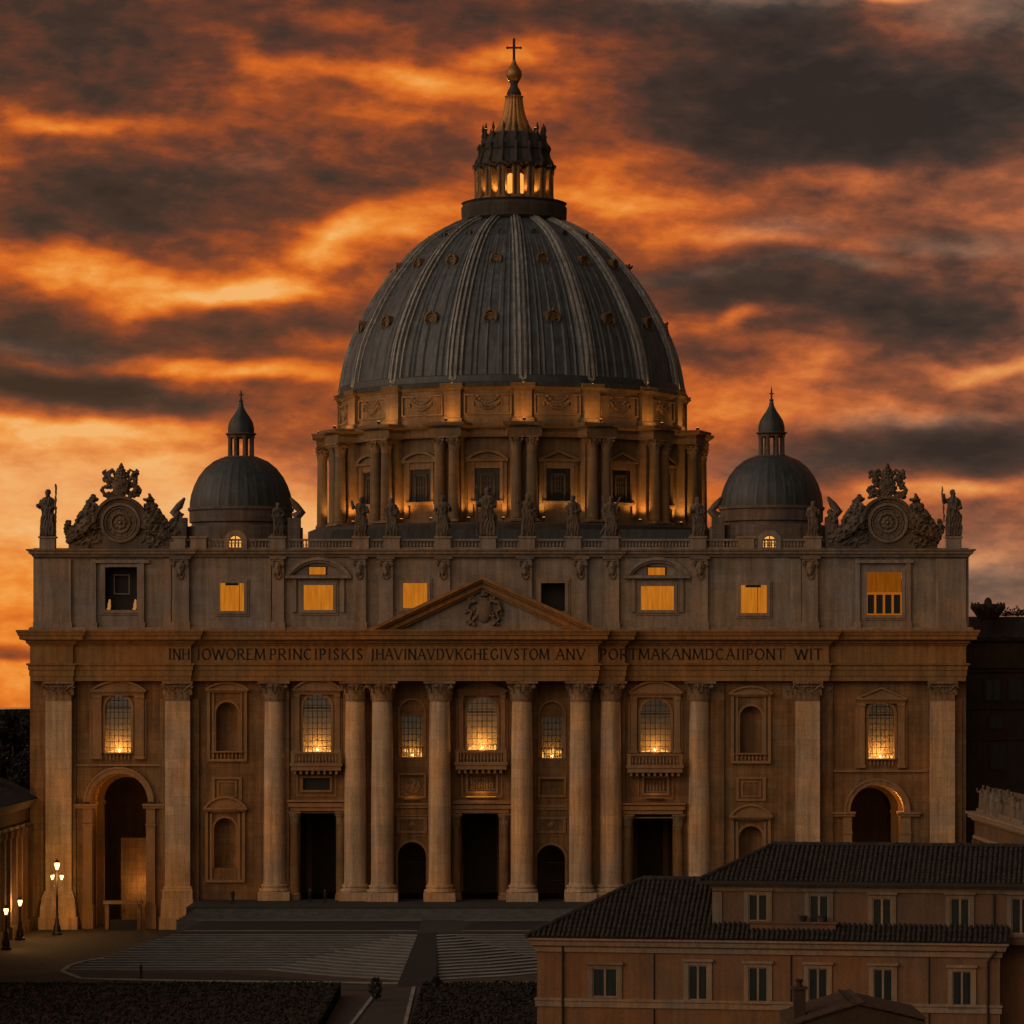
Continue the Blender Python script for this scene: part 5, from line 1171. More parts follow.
# ------------------------------------------------------------------ clock groups at both ends of the attic
def clock(cx, side, label):
    t = empty('clock_monument', (X(cx), 0, zt)); tag(t, label, 'clock', 'clocks crowning the two ends of the facade')
    u = 1 / 8.2; H = lambda y: (549 - y) * u
    m = MB(); m.box(-52 * u, 50 * u, -.5, .9, 0, H(541)); m.box(-28 * u, 28 * u, -.7, .9, 0, H(536)); m.box(-26 * u, 26 * u, -.4, .8, H(536), H(520))
    m.prism(arc(0, H(523), 24 * u, 0, PI, 24), -.45, .8); m.build('base', M['statue'], t)
    m = MB()
    for a, b, d in ((24, 27, -1.1), (20.5, 24, -.8)): m.strip(arc(0, H(523), a * u, -.25, PI + .25, 28), arc(0, H(523), b * u, -.25, PI + .25, 28), d, .8)
    m.build('hood', M['statue'], t)
    m = MB()
    for a, b, d in ((17, 20, -.95), (14.5, 16, -.75), (8.5, 10, -.85)): m.strip(arc(0, H(523), a * u, 0, 2 * PI - 2 * PI / 40, 39), arc(0, H(523), b * u, 0, 2 * PI - 2 * PI / 40, 39), d, -.3, True)
    f_ = m.build('clock_face', M['carved_grey'], t, 40)
    rr = random.Random(cx); e = MB()
    for k in range(8): a = k * PI / 4; e.ball((4.3 * u * math.cos(a), -.55, H(523) + 4.3 * u * math.sin(a)), (2.6 * u, .25, 2.6 * u), 7, 5)
    for k in range(12): a = k * PI / 6; e.tube([(11.2 * u * math.cos(a), -.55, H(523) + 11.2 * u * math.sin(a)), (13.4 * u * math.cos(a), -.55, H(523) + 13.4 * u * math.sin(a))], .09, 5)
    e.prism(arc(0, H(523), 14 * u, 0, 2 * PI, 32)[:-1], -.52, -.3); e.ball((0, -.7, H(523)), (2 * u, .3, 2 * u), 8, 6); e.build('rosette', M['carved_grey'], f_, 50)
    e = MB(); P = lambda x, y, d=0: (x * u, d, H(y))     # crest: shield, crossed keys, tiara, scrollwork
    e.ball(P(0, 487, -.2), (8.5 * u, .5, 11 * u), 14, 10)
    for y, r_ in ((477, 6.8), (473.5, 5.8), (470.5, 4.4), (468, 2.8)): e.ball(P(0, y, -.1), (r_ * u, .5, 2.6 * u), 10, 6)
    e.ball(P(0, 465.5, -.1), (1.6 * u, .2, 2.2 * u), 7, 5); e.tube([P(0, 466), P(0, 463)], .09, 5)
    for sg in (-1, 1):
        e.tube([P(-sg * 14, 497), P(0, 486, .25), P(sg * 15, 474), P(sg * 17, 471)], .18, 7)
        e.tube([P(sg * 12, 474), P(sg * 16, 477), P(sg * 18, 473), P(sg * 15, 469.5)], .13, 6)
        e.tube([P(sg * 7, 497), P(sg * 12, 494), P(sg * 17, 495), P(sg * 19, 490), P(sg * 16, 486), P(sg * 13, 489)], [.3, .3, .28, .25, .2, .15], 7)
        e.tube([P(sg * 8, 480), P(sg * 12, 477), P(sg * 14, 481), P(sg * 11, 485), P(sg * 15, 487)], [.22, .26, .24, .2, .15], 7)
        e.tube([P(sg * 6, 474), P(sg * 9, 470), P(sg * 12, 472), P(sg * 11, 476)], [.2, .22, .2, .12], 7)
        for k in range(20): e.ball(P(sg * rr.uniform(6, 17), rr.uniform(473, 498), rr.uniform(-.3, .3)), (rr.uniform(1.2, 2.6) * u, .28, rr.uniform(1.2, 2.6) * u), 7, 5)
    link('crest', fused(e, .07, 'crest', M['statue'], .10, (2, 2, 2)), t)
    for sg in (-1, 1):                                # reclining angel and volute on each slope
        e = MB()
        e.tube([P(sg * 24, 506, -.1), P(sg * 30, 508, -.2), P(sg * 36, 515, -.2), P(sg * 42, 522, -.2), P(sg * 47, 530, -.2), P(sg * 44, 536, -.2), P(sg * 40, 533, -.2)], [.5, .62, .6, .5, .5, .45, .3], 9)
        e.tube([P(sg * 25, 518, -.5), P(sg * 31, 524, -.6), P(sg * 38, 530, -.6), P(sg * 46, 536, -.5), P(sg * 51, 540, -.4)], [.8, .95, .8, .55, .3], 9)      # body and legs
        e.ball(P(sg * 27, 508, -.6), (.34, .36, .42), 9, 7); e.tube([P(sg * 27, 511, -.6), P(sg * 26, 517, -.6)], [.25, .6], 8)
        e.tube([P(sg * 29, 514, -.6), P(sg * 35, 513, -.7), P(sg * 40, 517 if sg * side > 0 else 509, -.7)], [.25, .2, .14], 7)
        e.tube([P(sg * 28, 514, -.1), P(sg * 33, 505, .1), P(sg * 33, 499, .1)], [.5, .42, .08], 7)                                                       # wing
        e.tube([P(sg * 24, 500, 0), P(sg * 28, 497, 0), P(sg * 30, 501, 0), P(sg * 27, 505, 0)], [.3, .35, .3, .15], 7)
        e.tube([P(sg * 20, 540, .1), P(sg * 34, 541, .1), P(sg * 50, 544, .1)], [.9, .95, .55], 8); e.tube([P(sg * 26, 530, .1), P(sg * 38, 536, .1)], [1.0, .8], 8)
        for k in range(34): q = rr.uniform(0, 1); e.ball(P(sg * (24 + 28 * q), 512 + 26 * q + rr.uniform(0, 10) * (1 - q), rr.uniform(-.7, 0)), (rr.uniform(.22, .55), .3, rr.uniform(.22, .5)), 7, 5)
        for k in range(46):
            q = rr.uniform(0, 1); yy_ = 504 + 34 * q ** .8 + rr.uniform(-3, 4); e.ball(P(sg * (25 + 27 * q), yy_, rr.uniform(-.8, .1)), (rr.uniform(.12, .34), .22, rr.uniform(.14, .42)), 6, 4)
        if sg * side < 0: e.tube([P(sg * 46, 538), P(sg * 49, 528), P(sg * 54, 519), P(sg * 58, 513), P(sg * 55, 508)], [.55, .4, .35, .3, .12], 8); e.ball(P(sg * 54, 536), (.7, .4, 1.0), 8, 6)
        else: e.tube([P(sg * 47, 540), P(sg * 52, 534), P(sg * 54, 526), P(sg * 52, 520)], [.6, .5, .35, .15], 8)
        link('angel_scroll', fused(e, .075, 'angel_scroll', M['statue'], .20, (1.3, 1.3, 1.5)), t)
clock(121, -1, 'carved stone clock monument with papal crest at the left end of the facade')
clock(887, 1, 'carved stone clock monument with papal crest at the right end of the facade')

# ------------------------------------------------------------------ ground
def plan_poly(mb, pts, z0, z1):
    n = len(pts); vs = [(x, y, z0) for x, y in pts] + [(x, y, z1) for x, y in pts]
    return mb.add(vs, [tuple(range(n - 1, -1, -1)), tuple(range(n, 2 * n))] + [(i, (i + 1) % n, n + (i + 1) % n, n + i) for i in range(n)])
g = MB().add([(-3500, -1500, GZ), (3500, -1500, GZ), (3500, 3400, GZ), (-3500, 3400, GZ)], [(0, 1, 2, 3)]).build('ground', M['asphalt'], None); tag(g, kind='structure')
m = MB(); nx, ny = 700, 10; vs = []                 # low wooded hills beyond the city
for j in range(ny):
    for i in range(nx):
        x = -3000 + 6000 * i / (nx - 1); t_ = j / (ny - 1); y = 1300 + 700 * t_
        vs.append((x, y, GZ - .5 + math.sin(PI * t_) ** .7 * (12.5 + 3 * noise.noise(Vector((x * .004, t_ * 2, 1))) + 2.4 * noise.noise(Vector((x * .05, t_ * 5, 3))))))
m.add(vs, [(j * nx + i, j * nx + i + 1, (j + 1) * nx + i + 1, (j + 1) * nx + i) for j in range(ny - 1) for i in range(nx - 1)]); tag(m.build('hills', M['ground'], None, 60), kind='structure')
# platform before the doors, cut with low steps
m = MB(); xl, xr = X(191, -8), X(834, -8)
m.box(xl, xr, -14, 0, GZ, 0)
pf = m.build('platform', M['paving']); tag(pf, kind='structure')
st = None
for i in range(7):
    o = MB().box(xl - .3 * i + 1.0, xr, -14 - .55 * (i + 1), -14 - .55 * i, GZ, -.17 * (i + 1)).build('platform_step', M['tread']); o.parent = pf
ter = MB().box(xl + 1, xr, -37.5, -17.85, GZ, -1.25).build('terrace_paving', M['paving']); tag(ter, kind='structure')
PCX = -9.4
for a, b, lab in ((xl + 1.6, X(420, -26), 0), (X(463, -26), xr, 1)):
    o = MB(); plan_poly(o, [(a, -34.5), (b - (.0 if not lab else 0), -34.5), (b + (0 if not lab else 2.0), -18.6), (a + 1.0, -18.6)], -1.25, -1.235); o = o.build('paving_panel', M['panel']); o.parent = ter
    o = MB().box(a, b, -18.6, -18.2, -1.25, -1.19).box(a, b, -34.9, -34.5, -1.25, -1.2).build('kerb_line', M['step']); o.parent = ter
stairs = empty('plaza_steps', (0, 0, 0)); tag(stairs, kind='structure')
N = 15
for i in range(N):
    q = (i + 1) / N; yf = -37.5 - 23.0 * q; z1 = -1.25 - (i + 1) * .145; z0_ = GZ
    xlft = -37.2 - 9.5 * q; kx = PCX - (2.2 + 14.0 * q); pe = PCX - (1.0 + .9 * q); drop = (pe - kx) * .85
    edge = [(xlft, yf), (kx, yf), (kx * .5 + pe * .5, yf - drop * .62), (pe, yf - drop)]
    kx2, pe2, xr2 = 2 * PCX - kx, 2 * PCX - pe, 52
    edge2 = [(pe2, yf - drop), (kx2 * .5 + pe2 * .5, yf - drop * .62), (kx2, yf), (xr2, yf)]
    y_back = -37.5 - 23.0 * i / N + (0 if i == 0 else 0)
    m = MB(); plan_poly(m, edge + [(pe, -37.5), (xlft + 9.5 * q, -37.5)], z0_, z1); plan_poly(m, edge2 + [(xr2, -37.5), (pe2, -37.5)], z0_, z1)
    o = m.build('step', M['tread'], stairs)
    m = MB()
    for e_ in (edge, edge2):
        for j, (p, q_) in enumerate(zip(e_, e_[1:])):
            wd = .62 if (j == 0 and e_ is edge) or (j == 2 and e_ is edge2) else 1.25
            plan_poly(m, [p, q_, (q_[0], q_[1] + wd), (p[0], p[1] + wd)], z1, z1 + .02)
    m.build('nosing', M['step'], o)
m = MB(); plan_poly(m, [(PCX - 2.2, -82), (PCX + 2.2, -82), (PCX + 1.0, -37.5), (PCX - 1.0, -37.5)], GZ, GZ + .01)
m.add([(PCX - 2.0, -80, GZ + .02), (PCX + 2.0, -80, GZ + .02), (PCX + 1.0, -37.4, -1.26), (PCX - 1.0, -37.4, -1.26)], [(0, 1, 2, 3)]); tag(m.build('path', M['panel']), kind='structure')
m = MB(); plan_poly(m, [(-47, -62), (-30, -64), (-20, -72), (PCX - 2.4, -80), (PCX - 2.4, -84), (-48, -83), (-55, -72)], GZ, GZ + .012); plan_poly(m, [(PCX + 2.4, -80), (20, -74), (50, -66), (50, -84), (PCX + 2.4, -84)], GZ, GZ + .012); tag(m.build('paving_band', M['panel']), kind='structure')
# pale kerb lines
def ribbon(name, pts, w, h, mat):
    m = MB(); pts = [Vector(p) for p in pts]
    for a, b in zip(pts, pts[1:]):
        d = (b - a).normalized(); n = Vector((-d.y, d.x)) * w / 2; plan_poly(m, [tuple(a - n), tuple(b - n), tuple(b + n), tuple(a + n)], GZ, GZ + h)
    o = m.build(name, mat); tag(o, kind='structure'); return o
def gp(px, py, z_=GZ): d = (HC - z_) * F / (py - HY); return ((px - 512) * d / F, d - D)
ribbon('plaza_kerb', [gp(250, 935.5), gp(180, 945), (-46, -50), gp(70, 966), gp(62, 972), gp(80, 979), gp(200, 981.5), gp(345, 983), gp(420, 984)], .55, .12, M['step'])
ribbon('plaza_kerb', [gp(440, 984), gp(520, 983), gp(640, 982)], .55, .12, M['step'])
ribbon('road', [gp(-60, 986), gp(300, 987.5), gp(640, 988)], 5.0, .02, M['paving'])
ribbon('path', [gp(372, 1030), gp(382, 1004), gp(398, 988)], 5.2, .03, M['paving'])
for a, b in ((348, 362), (404, 416)): ribbon('path_kerb', [gp(a, 1030), gp(b + (18 if a < 380 else -2), 988)], .35, .15, M['step'])

# ------------------------------------------------------------------ hedges: clipped mass of small leaves
def leaves(mb, n, rnd, fn, s0, s1):
    for _ in range(n):
        p = Vector(fn()); d = Vector((rnd.gauss(0, 1), rnd.gauss(0, 1), rnd.gauss(0, 1))).normalized(); e = d.orthogonal().normalized(); w = e.cross(d); s_ = rnd.uniform(s0, s1)
        mb.add([p - e * s_, p + w * s_ * .5, p + e * s_, p - w * s_ * .5], [(0, 1, 2, 3)])
def hedge(x0, x1, y0, y1, h, label, n):
    rnd = random.Random(int(x0)); t = empty('hedge', (0, 0, 0)); tag(t, label, 'hedge')
    core = MB().box(x0 + .3, x1 - .3, y0 + .3, y1 - .3, GZ, GZ + h - .25).build('hedge_core', M['leaf'], t)
    m = MB()
    def fn():
        x = rnd.uniform(x0, x1); y = rnd.uniform(y0, y1); zz_ = h + .18 * noise.noise(Vector((x * .5, y * .5, 0))) + .1 * rnd.random()
        if rnd.random() < .25: return (rnd.choice((x0, x1)), y, GZ + rnd.uniform(0, h))
        if rnd.random() < .25: return (x, rnd.choice((y0, y1)) , GZ + rnd.uniform(0, h))
        return (x, y, GZ + zz_)
    leaves(m, n, rnd, fn, .10, .24); m.build('foliage', M['leaf'], t)
hedge(-64, -16.5, -150, -90, 1.3, 'long dark clipped hedge filling the lower left of the square', 42000)
hedge(-8.5, 14, -150, -90, 1.3, 'dark clipped hedge between the garden path and the ochre house', 26000)
def shrub(px, py, h, w, label):
    x, y = gp(px, py); t = empty('shrub', (x, y, GZ)); tag(t, label, 'shrub'); rnd = random.Random(px)
    MB().tube([(0, 0, 0), (.03, 0, h * .5), (0, .02, h * .8)], [.08, .06, .03], 6).build('stem', M['bark'], t)
    m = MB()
    def fn():
        k = rnd.random(); a = rnd.uniform(0, 2 * PI); zz_ = .12 + .88 * k; r_ = w * math.sin(PI * min(1, zz_ * .93)) ** .6 * rnd.uniform(.5, 1.0) * (1 + .25 * math.sin(a * 3 + zz_ * 8)); return (r_ * math.cos(a), r_ * math.sin(a), zz_ * h)
    leaves(m, 900, rnd, fn, .06, .13); m.build('foliage', M['leaf'], t)
shrub(376, 1001, 2.2, .62, 'dark upright shrub left of the garden path'); shrub(436, 998, 2.0, .6, 'dark upright shrub right of the garden path'); shrub(458, 1000, 1.1, .45, 'low dark shrub by the right hedge near the ochre house')
x, y = gp(141, 980); t = empty('bollard', (x, y, GZ)); tag(t, 'lone slim dark bollard standing on the kerb line left of the steps', 'bollard')
MB().lathe([(.3, 0), (.28, .15), (.16, .2), (.14, 1.3), (.18, 1.4), (.12, 1.55), (.02, 1.65)], 0, 0, 10).build('post', M['iron'], t, 40)

# ------------------------------------------------------------------ street lamps
def lamp_head(m_i, m_b, x, z_, s_=1.0):
    m_i.lathe([(.10 * s_, z_), (.16 * s_, z_ + .06)], x, 0, 8); m_i.lathe([(.36 * s_, z_ + .80 * s_), (.30 * s_, z_ + .9 * s_), (.1 * s_, z_ + 1.08 * s_), (.04 * s_, z_ + 1.25 * s_)], x, 0, 8)
    for k in range(4): a = PI / 4 + k * PI / 2; m_i.tube([(x + .17 * s_ * math.cos(a), .17 * s_ * math.sin(a), z_ + .05), (x + .33 * s_ * math.cos(a), .33 * s_ * math.sin(a), z_ + .82 * s_)], .02, 4)
    m_b.lathe([(.13 * s_, z_ + .07), (.26 * s_, z_ + .5 * s_), (.29 * s_, z_ + .79 * s_), (.05, z_ + .8 * s_)], x, 0, 12)
def street_lamp(px, py, h, heads, power, label):
    x, y = gp(px, py); t = empty('street_lamp', (x, y, GZ)); tag(t, label, 'street lamp', 'street lamps at the left end of the square')
    MB().lathe([(.62, 0), (.62, .25), (.45, .4), (.42, 1.1), (.3, 1.25), (.24, 1.9), (.17, 2.1), (.13, h * .6), (.18, h * .61), (.12, h * .63), (.09, h - .1), (.14, h)], 0, 0, 14).build('post', M['iron'], t, 40)
    if heads == 1:
        a, b = MB(), MB(); lamp_head(a, b, 0, h, .95); o = a.build('lantern', M['iron'], t); b.build('lamp_glass', M['bulb'], o); light('lamp_light', (-.1, .9, h + .4), power, (1, .5, .15), .3, t)
    else:
        m = MB()
        for sx in (-1, 1): m.tube([(0, 0, h - 1.9), (sx * .3, .3, h - 2.0), (sx * .55, .5, h - 1.7), (sx * .55, .5, h - 1.25)], .05, 6)
        m.build('arm', M['iron'], t)
        for x_, z_, s_ in ((0, h, 1.1), (-.55, h - 1.2, .78), (.55, h - 1.2, .78)):
            a, b = MB(), MB(); lamp_head(a, b, x_, z_, s_); o = a.build('lantern', M['iron'], t); b.build('lamp_glass', M['bulb'], o)
        light('lamp_light', (0, -.9, h - .9), power * .5, (1, .5, .15), .4, t); light('lamp_light', (.2, 1.1, h - .6), power * .8, (1, .5, .15), .3, t)
street_lamp(57, 935, 7.7, 3, 1100, 'tall three-headed iron street lamp lit before the left corner pilaster')
street_lamp(20, 940, 3.9, 1, 800, 'single-headed lit street lamp left of the tall three-headed lamp')
street_lamp(6, 950, 3.9, 1, 800, 'single-headed lit street lamp at the left edge of the photo')

# ------------------------------------------------------------------ people on the platform
def person(px, z_, y, h, seed, label, arm='rest'):
    x = (px - 512) / S(y); rr = random.Random(seed); mb = MB(); f = lambda a, b, c: Vector((a, b, c)) * h
    for sg in (-1, 1):
        mb.tube([f(sg * .05, 0, .52), f(sg * .06, -.01 * sg, .28), f(sg * .07, .02 * sg, .04)], [.06 * h, .045 * h, .03 * h], 8); mb.ball(f(sg * .07, -.03 + .02 * sg, .02), (.03 * h, .07 * h, .025 * h), 8, 5)
        mb.tube([f(sg * .10, 0, .80), f(sg * .145, .01, .64), f(sg * .13, -.05, .50)], [.035 * h, .03 * h, .022 * h], 7)
    mb.tube([f(0, 0, .47), f(0, 0, .60), f(0, 0, .74), f(0, 0, .82), f(0, 0, .87)], [.085 * h, .08 * h, .10 * h, .09 * h, .035 * h], 10)
    mb.ball(f(0, -.01, .925), (.047 * h, .055 * h, .068 * h), 12, 8); mb.ball(f(0, -.065, .92), (.01 * h, .015 * h, .015 * h), 6, 4)
    o = link('person', fused(mb, .03, 'person', M['coat']), None, (x, y, z_), rr.uniform(-.6, .6)); tag(o, label, 'person', 'people near the church doors')
    hd = MB().ball(f(0, -.022, .925), (.045 * h, .052 * h, .055 * h), 10, 8).build('face', M['skin'], o)
    MB().ball(f(0, .005, .945), (.053 * h, .058 * h, .058 * h), 10, 8).build('hair', M['coat'], o)
person(233, 0, -8, 1.8, 1, 'person in a dark coat standing alone below the lower left niche')
person(310, 0, -6, 1.7, 2, 'person in a dark coat at the left side of the left great door')
person(325, 0, -6.5, 1.65, 3, 'person in a dark coat in the middle of the left great door')

# stone barrier in the left arch
x, y = X(124, -1), -1.6
t = empty('stone_barrier', (x, y, GZ)); tag(t, 'low stone barrier table blocking the foot of the open left arch', 'barrier')
MB().box(-2.4, 2.3, -.5, .5, 3.1, 3.5).build('slab', M['trim'], t)
for a in (-2.2, 1.7): MB().box(a, a + .45, -.35, .35, 0, 3.1).build('leg', M['wall'], t)
MB().box(-1.75, 1.7, -.1, .1, 0, 1.2).build('panel', M['iron'], t)

# ------------------------------------------------------------------ corridor wings at both sides
def wing(xf, side, y0, y1, ztop, zridge, label, mat):
    t = empty('corridor_wing', (xf, 0, GZ)); tag(t, label, 'building'); s_ = side       # side -1: building lies to the left of xf
    b = lambda m, d0, d1, ya, yb_, za, zb_: m.box(min(s_ * d0, s_ * d1), max(s_ * d0, s_ * d1), ya, yb_, za - GZ, zb_ - GZ)
    b(MB(), 0, 14, y0, y1, GZ, ztop - .9).build('wall', mat, t)
    m = MB(); b(m, -.35, 14, y0, y1 + .3, ztop - .9, ztop - .55); b(m, -.8, 14, y0, y1 + .4, ztop - .55, ztop - .1); b(m, -1.1, 14, y0, y1 + .5, ztop - .1, ztop + .15); b(m, -.2, 0, y0, y1, ztop - 3.1, ztop - 2.7); m.build('cornice', M['house_trim'], t)
    y = y0 + 1
    while y < y1 - 1.2:
        if y > -75:
            m = MB(); b(m, -.45, 0, y, y + 1.2, GZ, ztop - 3.1); b(m, -.7, 0, y - .2, y + 1.4, GZ, GZ + 1.5); b(m, -.6, 0, y - .1, y + 1.3, ztop - 3.9, ztop - 3.1); m.build('pilaster', mat, t)
            if y + 4 < y1: m = MB(); b(m, -.1, 0, y + 2.0, y + 3.8, GZ + 6, GZ + 9.5); m.build('window', M['house_glass'], t)
        y += 4.6
    if zridge:
        m = MB(); m.add([(s_ * -1.0, y0, ztop + .15 - GZ), (s_ * -1.0, y1, ztop + .15 - GZ), (s_ * 7, y1, zridge - GZ), (s_ * 7, y0, zridge - GZ), (s_ * 15, y0, ztop + .15 - GZ), (s_ * 15, y1, ztop + .15 - GZ)], [(0, 1, 2, 3), (3, 2, 5, 4), (0, 3, 4), (1, 5, 2)])
        for k in range(int((y1 - max(y0, -60)) / .5)):
            yy = y1 - k * .5; m.tube([(s_ * -1.0, yy, ztop + .2 - GZ), (s_ * 7, yy, zridge + .05 - GZ)], .13, 5)
        m.build('tiled_roof', M['tile'], t)
    return t
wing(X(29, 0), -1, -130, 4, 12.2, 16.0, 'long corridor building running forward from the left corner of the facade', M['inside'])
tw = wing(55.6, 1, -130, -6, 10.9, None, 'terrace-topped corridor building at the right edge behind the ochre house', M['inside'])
e = MB(); rr = random.Random(5)
for k in range(12):                                   # carved figures standing along the terrace parapet
    yy = -7.5 - k * 3.4; hh = rr.uniform(2.6, 3.6)
    f1 = figure(MB(), hh, rr, rr.choice(('rest', 'hip', 'raise')), None); f1.xf(Matrix.Translation((.6 + rr.uniform(-.1, .3), yy, 10.9 - GZ + .1)) @ Matrix.Rotation(-.6, 4, 'Z'))
    o = link('statue', fused(f1, .09, 'statue', M['statue']), None, (55.6, 0, GZ))
    tag(o, 'pale carved figure in the row on the terrace parapet at the right edge', 'statue', 'carved figures on the right terrace')
MB().box(.2, 1.4, -60, -6, 14.4, 14.9).build('parapet', M['carved_grey'], tw)
m = MB()
MB().box(2.0, 2.6, -60, -6, 14.4, 17.3).build('parapet_wall', M['cupola_stone'], tw)

# dark palace behind on the right
PYY = 28; t = empty('palace', (X(940, PYY), PYY, GZ)); tag(t, 'dark unlit palace block behind the right end of the basilica', 'building'); ox = X(940, PYY)
bx = lambda m, a, b, c, d, y0, y1: m.box(X(a, PYY) - ox, X(b, PYY) - ox, y0, y1, Z(d, PYY) - GZ, Z(c, PYY) - GZ)
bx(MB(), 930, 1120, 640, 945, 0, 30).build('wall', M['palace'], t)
m = MB(); bx(m, 928, 1122, 664, 668, -.7, 0); bx(m, 928, 1122, 668, 672, -.35, 0); bx(m, 928, 1122, 706, 709, -.3, 0); bx(m, 928, 1122, 738, 740, -.2, 0); m.build('cornice', M['palace'], t)
m = MB(); m.add([(X(930, PYY) - ox, 0, Z(640, PYY) - GZ), (X(1120, PYY) - ox, 0, Z(640, PYY) - GZ), (X(1120, PYY) - ox, 5, Z(616, PYY) - GZ), (X(930, PYY) - ox, 5, Z(616, PYY) - GZ), (X(930, PYY) - ox, 30, Z(616, PYY) - GZ), (X(1120, PYY) - ox, 30, Z(616, PYY) - GZ)], [(0, 1, 2, 3), (3, 2, 5, 4)]); bx(m, 926, 1124, 637, 641, -.6, 0)
m.build('roof', M['tile'], t)
for wx, wy, ww, wh in ((993, 690, 7, 10), (1040, 690, 7, 10), (996, 723, 6, 5), (998, 757, 7, 12), (1040, 757, 7, 12), (1016, 690, 6, 10)):
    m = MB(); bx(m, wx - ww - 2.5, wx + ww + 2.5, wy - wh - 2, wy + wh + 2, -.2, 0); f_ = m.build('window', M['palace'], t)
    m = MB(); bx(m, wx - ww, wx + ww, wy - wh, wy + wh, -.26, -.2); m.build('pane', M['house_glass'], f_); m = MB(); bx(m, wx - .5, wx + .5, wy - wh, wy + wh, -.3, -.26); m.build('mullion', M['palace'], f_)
x, y, z_ = X(988, 30), 30.0, Z(640, 30)
t2 = empty('stone_finial', (x, y, z_)); tag(t2, 'dark crown-shaped stone ornament rising from the palace roof edge', 'ornament')
m = MB(); m.lathe([(1.1, 0), (1.0, .6), (.85, 1.2), (.95, 2.6), (1.2, 3.2), (1.5, 3.7), (.3, 3.8)], 0, 0, 16)
for k in range(8):
    a = k * PI / 4; c_, s_ = math.cos(a), math.sin(a); m.tube([(c_ * 1.0, s_ * 1.0, 2.9), (c_ * 1.7, s_ * 1.7, 3.9), (c_ * 2.0, s_ * 2.0, 4.3), (c_ * 2.1, s_ * 2.1, 4.9)], [.3, .32, .35, .1], 6); m.tube([(c_ * .7, s_ * .7, 3.4), (c_ * 1.0, s_ * 1.0, 4.7)], [.35, .2], 6)
m.ball((0, 0, 4.7), (.55, .55, .9), 8, 6); m.build('crown', M['palace'], t2)

# ------------------------------------------------------------------ trees
def tree(x, y, zg, h, r, seed, label, n=6500):
    rnd = random.Random(seed); t = empty('tree', (x, y, zg)); tag(t, label, 'tree', 'dark trees beyond the left wing')
    m = MB(); m.tube([(0, 0, 0), (.2, .1, h * .25), (0, 0, h * .55), (.1, .1, h * .85)], [.5, .4, .28, .1], 8); cl = []
    for i in range(13):
        a = rnd.uniform(0, 2 * PI); zz_ = h * rnd.uniform(.42, .95); rr_ = r * (1.1 - abs(zz_ / h - .6)) * rnd.uniform(.35, .95); p = Vector((rr_ * math.cos(a), rr_ * math.sin(a), zz_)); cl.append((p, rnd.uniform(.28, .5) * r))
        m.tube([(0, 0, zz_ * .6), (p.x * .5, p.y * .5, zz_ * .85), tuple(p)], [.18, .12, .04], 5)
    m.build('trunk', M['bark'], t)
    m = MB()
    def fn():
        p, q = rnd.choice(cl); d = Vector((rnd.gauss(0, 1), rnd.gauss(0, 1), rnd.gauss(0, .8))).normalized(); return p + d * q * rnd.random() ** .4
    leaves(m, n, rnd, fn, .18, .42); m.build('crown', M['leaf2'], t)
for i, (px, py, y, r, lab) in enumerate(((-22, 712, 60, 5.5, 'outermost dark tree at the left edge of the photo'), (-2, 708, 66, 5, 'dark tree against the sunset just left of the spiky one'), (12, 716, 58, 4.0, 'lower rounded dark tree in front of the others'), (22, 705, 64, 3.8, 'spiky-topped dark tree touching the left side of the basilica'), (35, 700, 74, 5, 'dark tree half hidden behind the left corner of the basilica'))):
    tree(X(px, y), y, GZ, Z(py, y) - GZ - .5, r, 70 + i, lab)
for i, (px, y) in enumerate(((1006, 32), (1018, 33), (1030, 34))):
    rnd = random.Random(90 + i); t = empty('roof_shrub', (X(px, y), y, Z(616.5, y))); tag(t, 'small dark shrub on the palace roof right of the stone ornament', 'shrub', 'shrubs along the palace roof')
    MB().tube([(0, 0, -.3), (0, 0, .8)], .07, 5).build('stem', M['bark'], t); m = MB(); leaves(m, 260, rnd, lambda: (rnd.gauss(0, .55), rnd.gauss(0, .4), abs(rnd.gauss(0, .45)) + .1), .08, .2); m.build('foliage', M['leaf2'], t)
# lit turret on the corridor roof
t = empty('roof_turret', (-62.6, -6, 14.6)); tag(t, 'small pale turret lit amber on the corridor roof at the left edge', 'turret')
MB().box(-.9, .9, -.9, .9, 0, 1.6).lathe([(1.0, 1.6), (1.1, 1.8), (.7, 1.9)], 0, 0, 12).build('base', M['trim'], t); MB().lathe([(.6, 1.9), (.6, 3.6)], 0, 0, 10).build('lit_drum', emis('turret glow', (1, .45, .12), .9, True), t); MB().lathe([(.9, 3.6), (.7, 4.0), (.3, 4.7), (.05, 5.6)], 0, 0, 12).build('cap', M['trim'], t)

# ------------------------------------------------------------------ ochre house in the foreground
TH = math.radians(10); HP = Vector((X(537, -205), -205.0)); cT, sT = math.cos(TH), math.sin(TH)
house = empty('ochre_house', (HP.x, HP.y, GZ), -TH); tag(house, 'ochre stucco house with two tiled roofs in the lower right foreground', 'house')
def hl(px, py, dn=0.0):                               # picture point on the house wall plane -> local (t, z)
    x0, y0 = HP.x + dn * sT, HP.y + dn * cT; k = (px - 512) / F
    t = (k * (D + y0) - x0) / (cT + k * sT); dist = D + y0 - t * sT
    return t, HC + (HY - py) * dist / F - GZ
def hbox(m, px0, px1, py0, py1, dn, y0, y1):
    t0, _ = hl(px0, py0, dn); t1, _ = hl(px1, py0, dn); tm = ((px0 + px1) / 2); _, za = hl(tm, py1, dn); _, zb_ = hl(tm, py0, dn)
    return m.box(t0, t1, dn + y0, dn + y1, za, zb_)
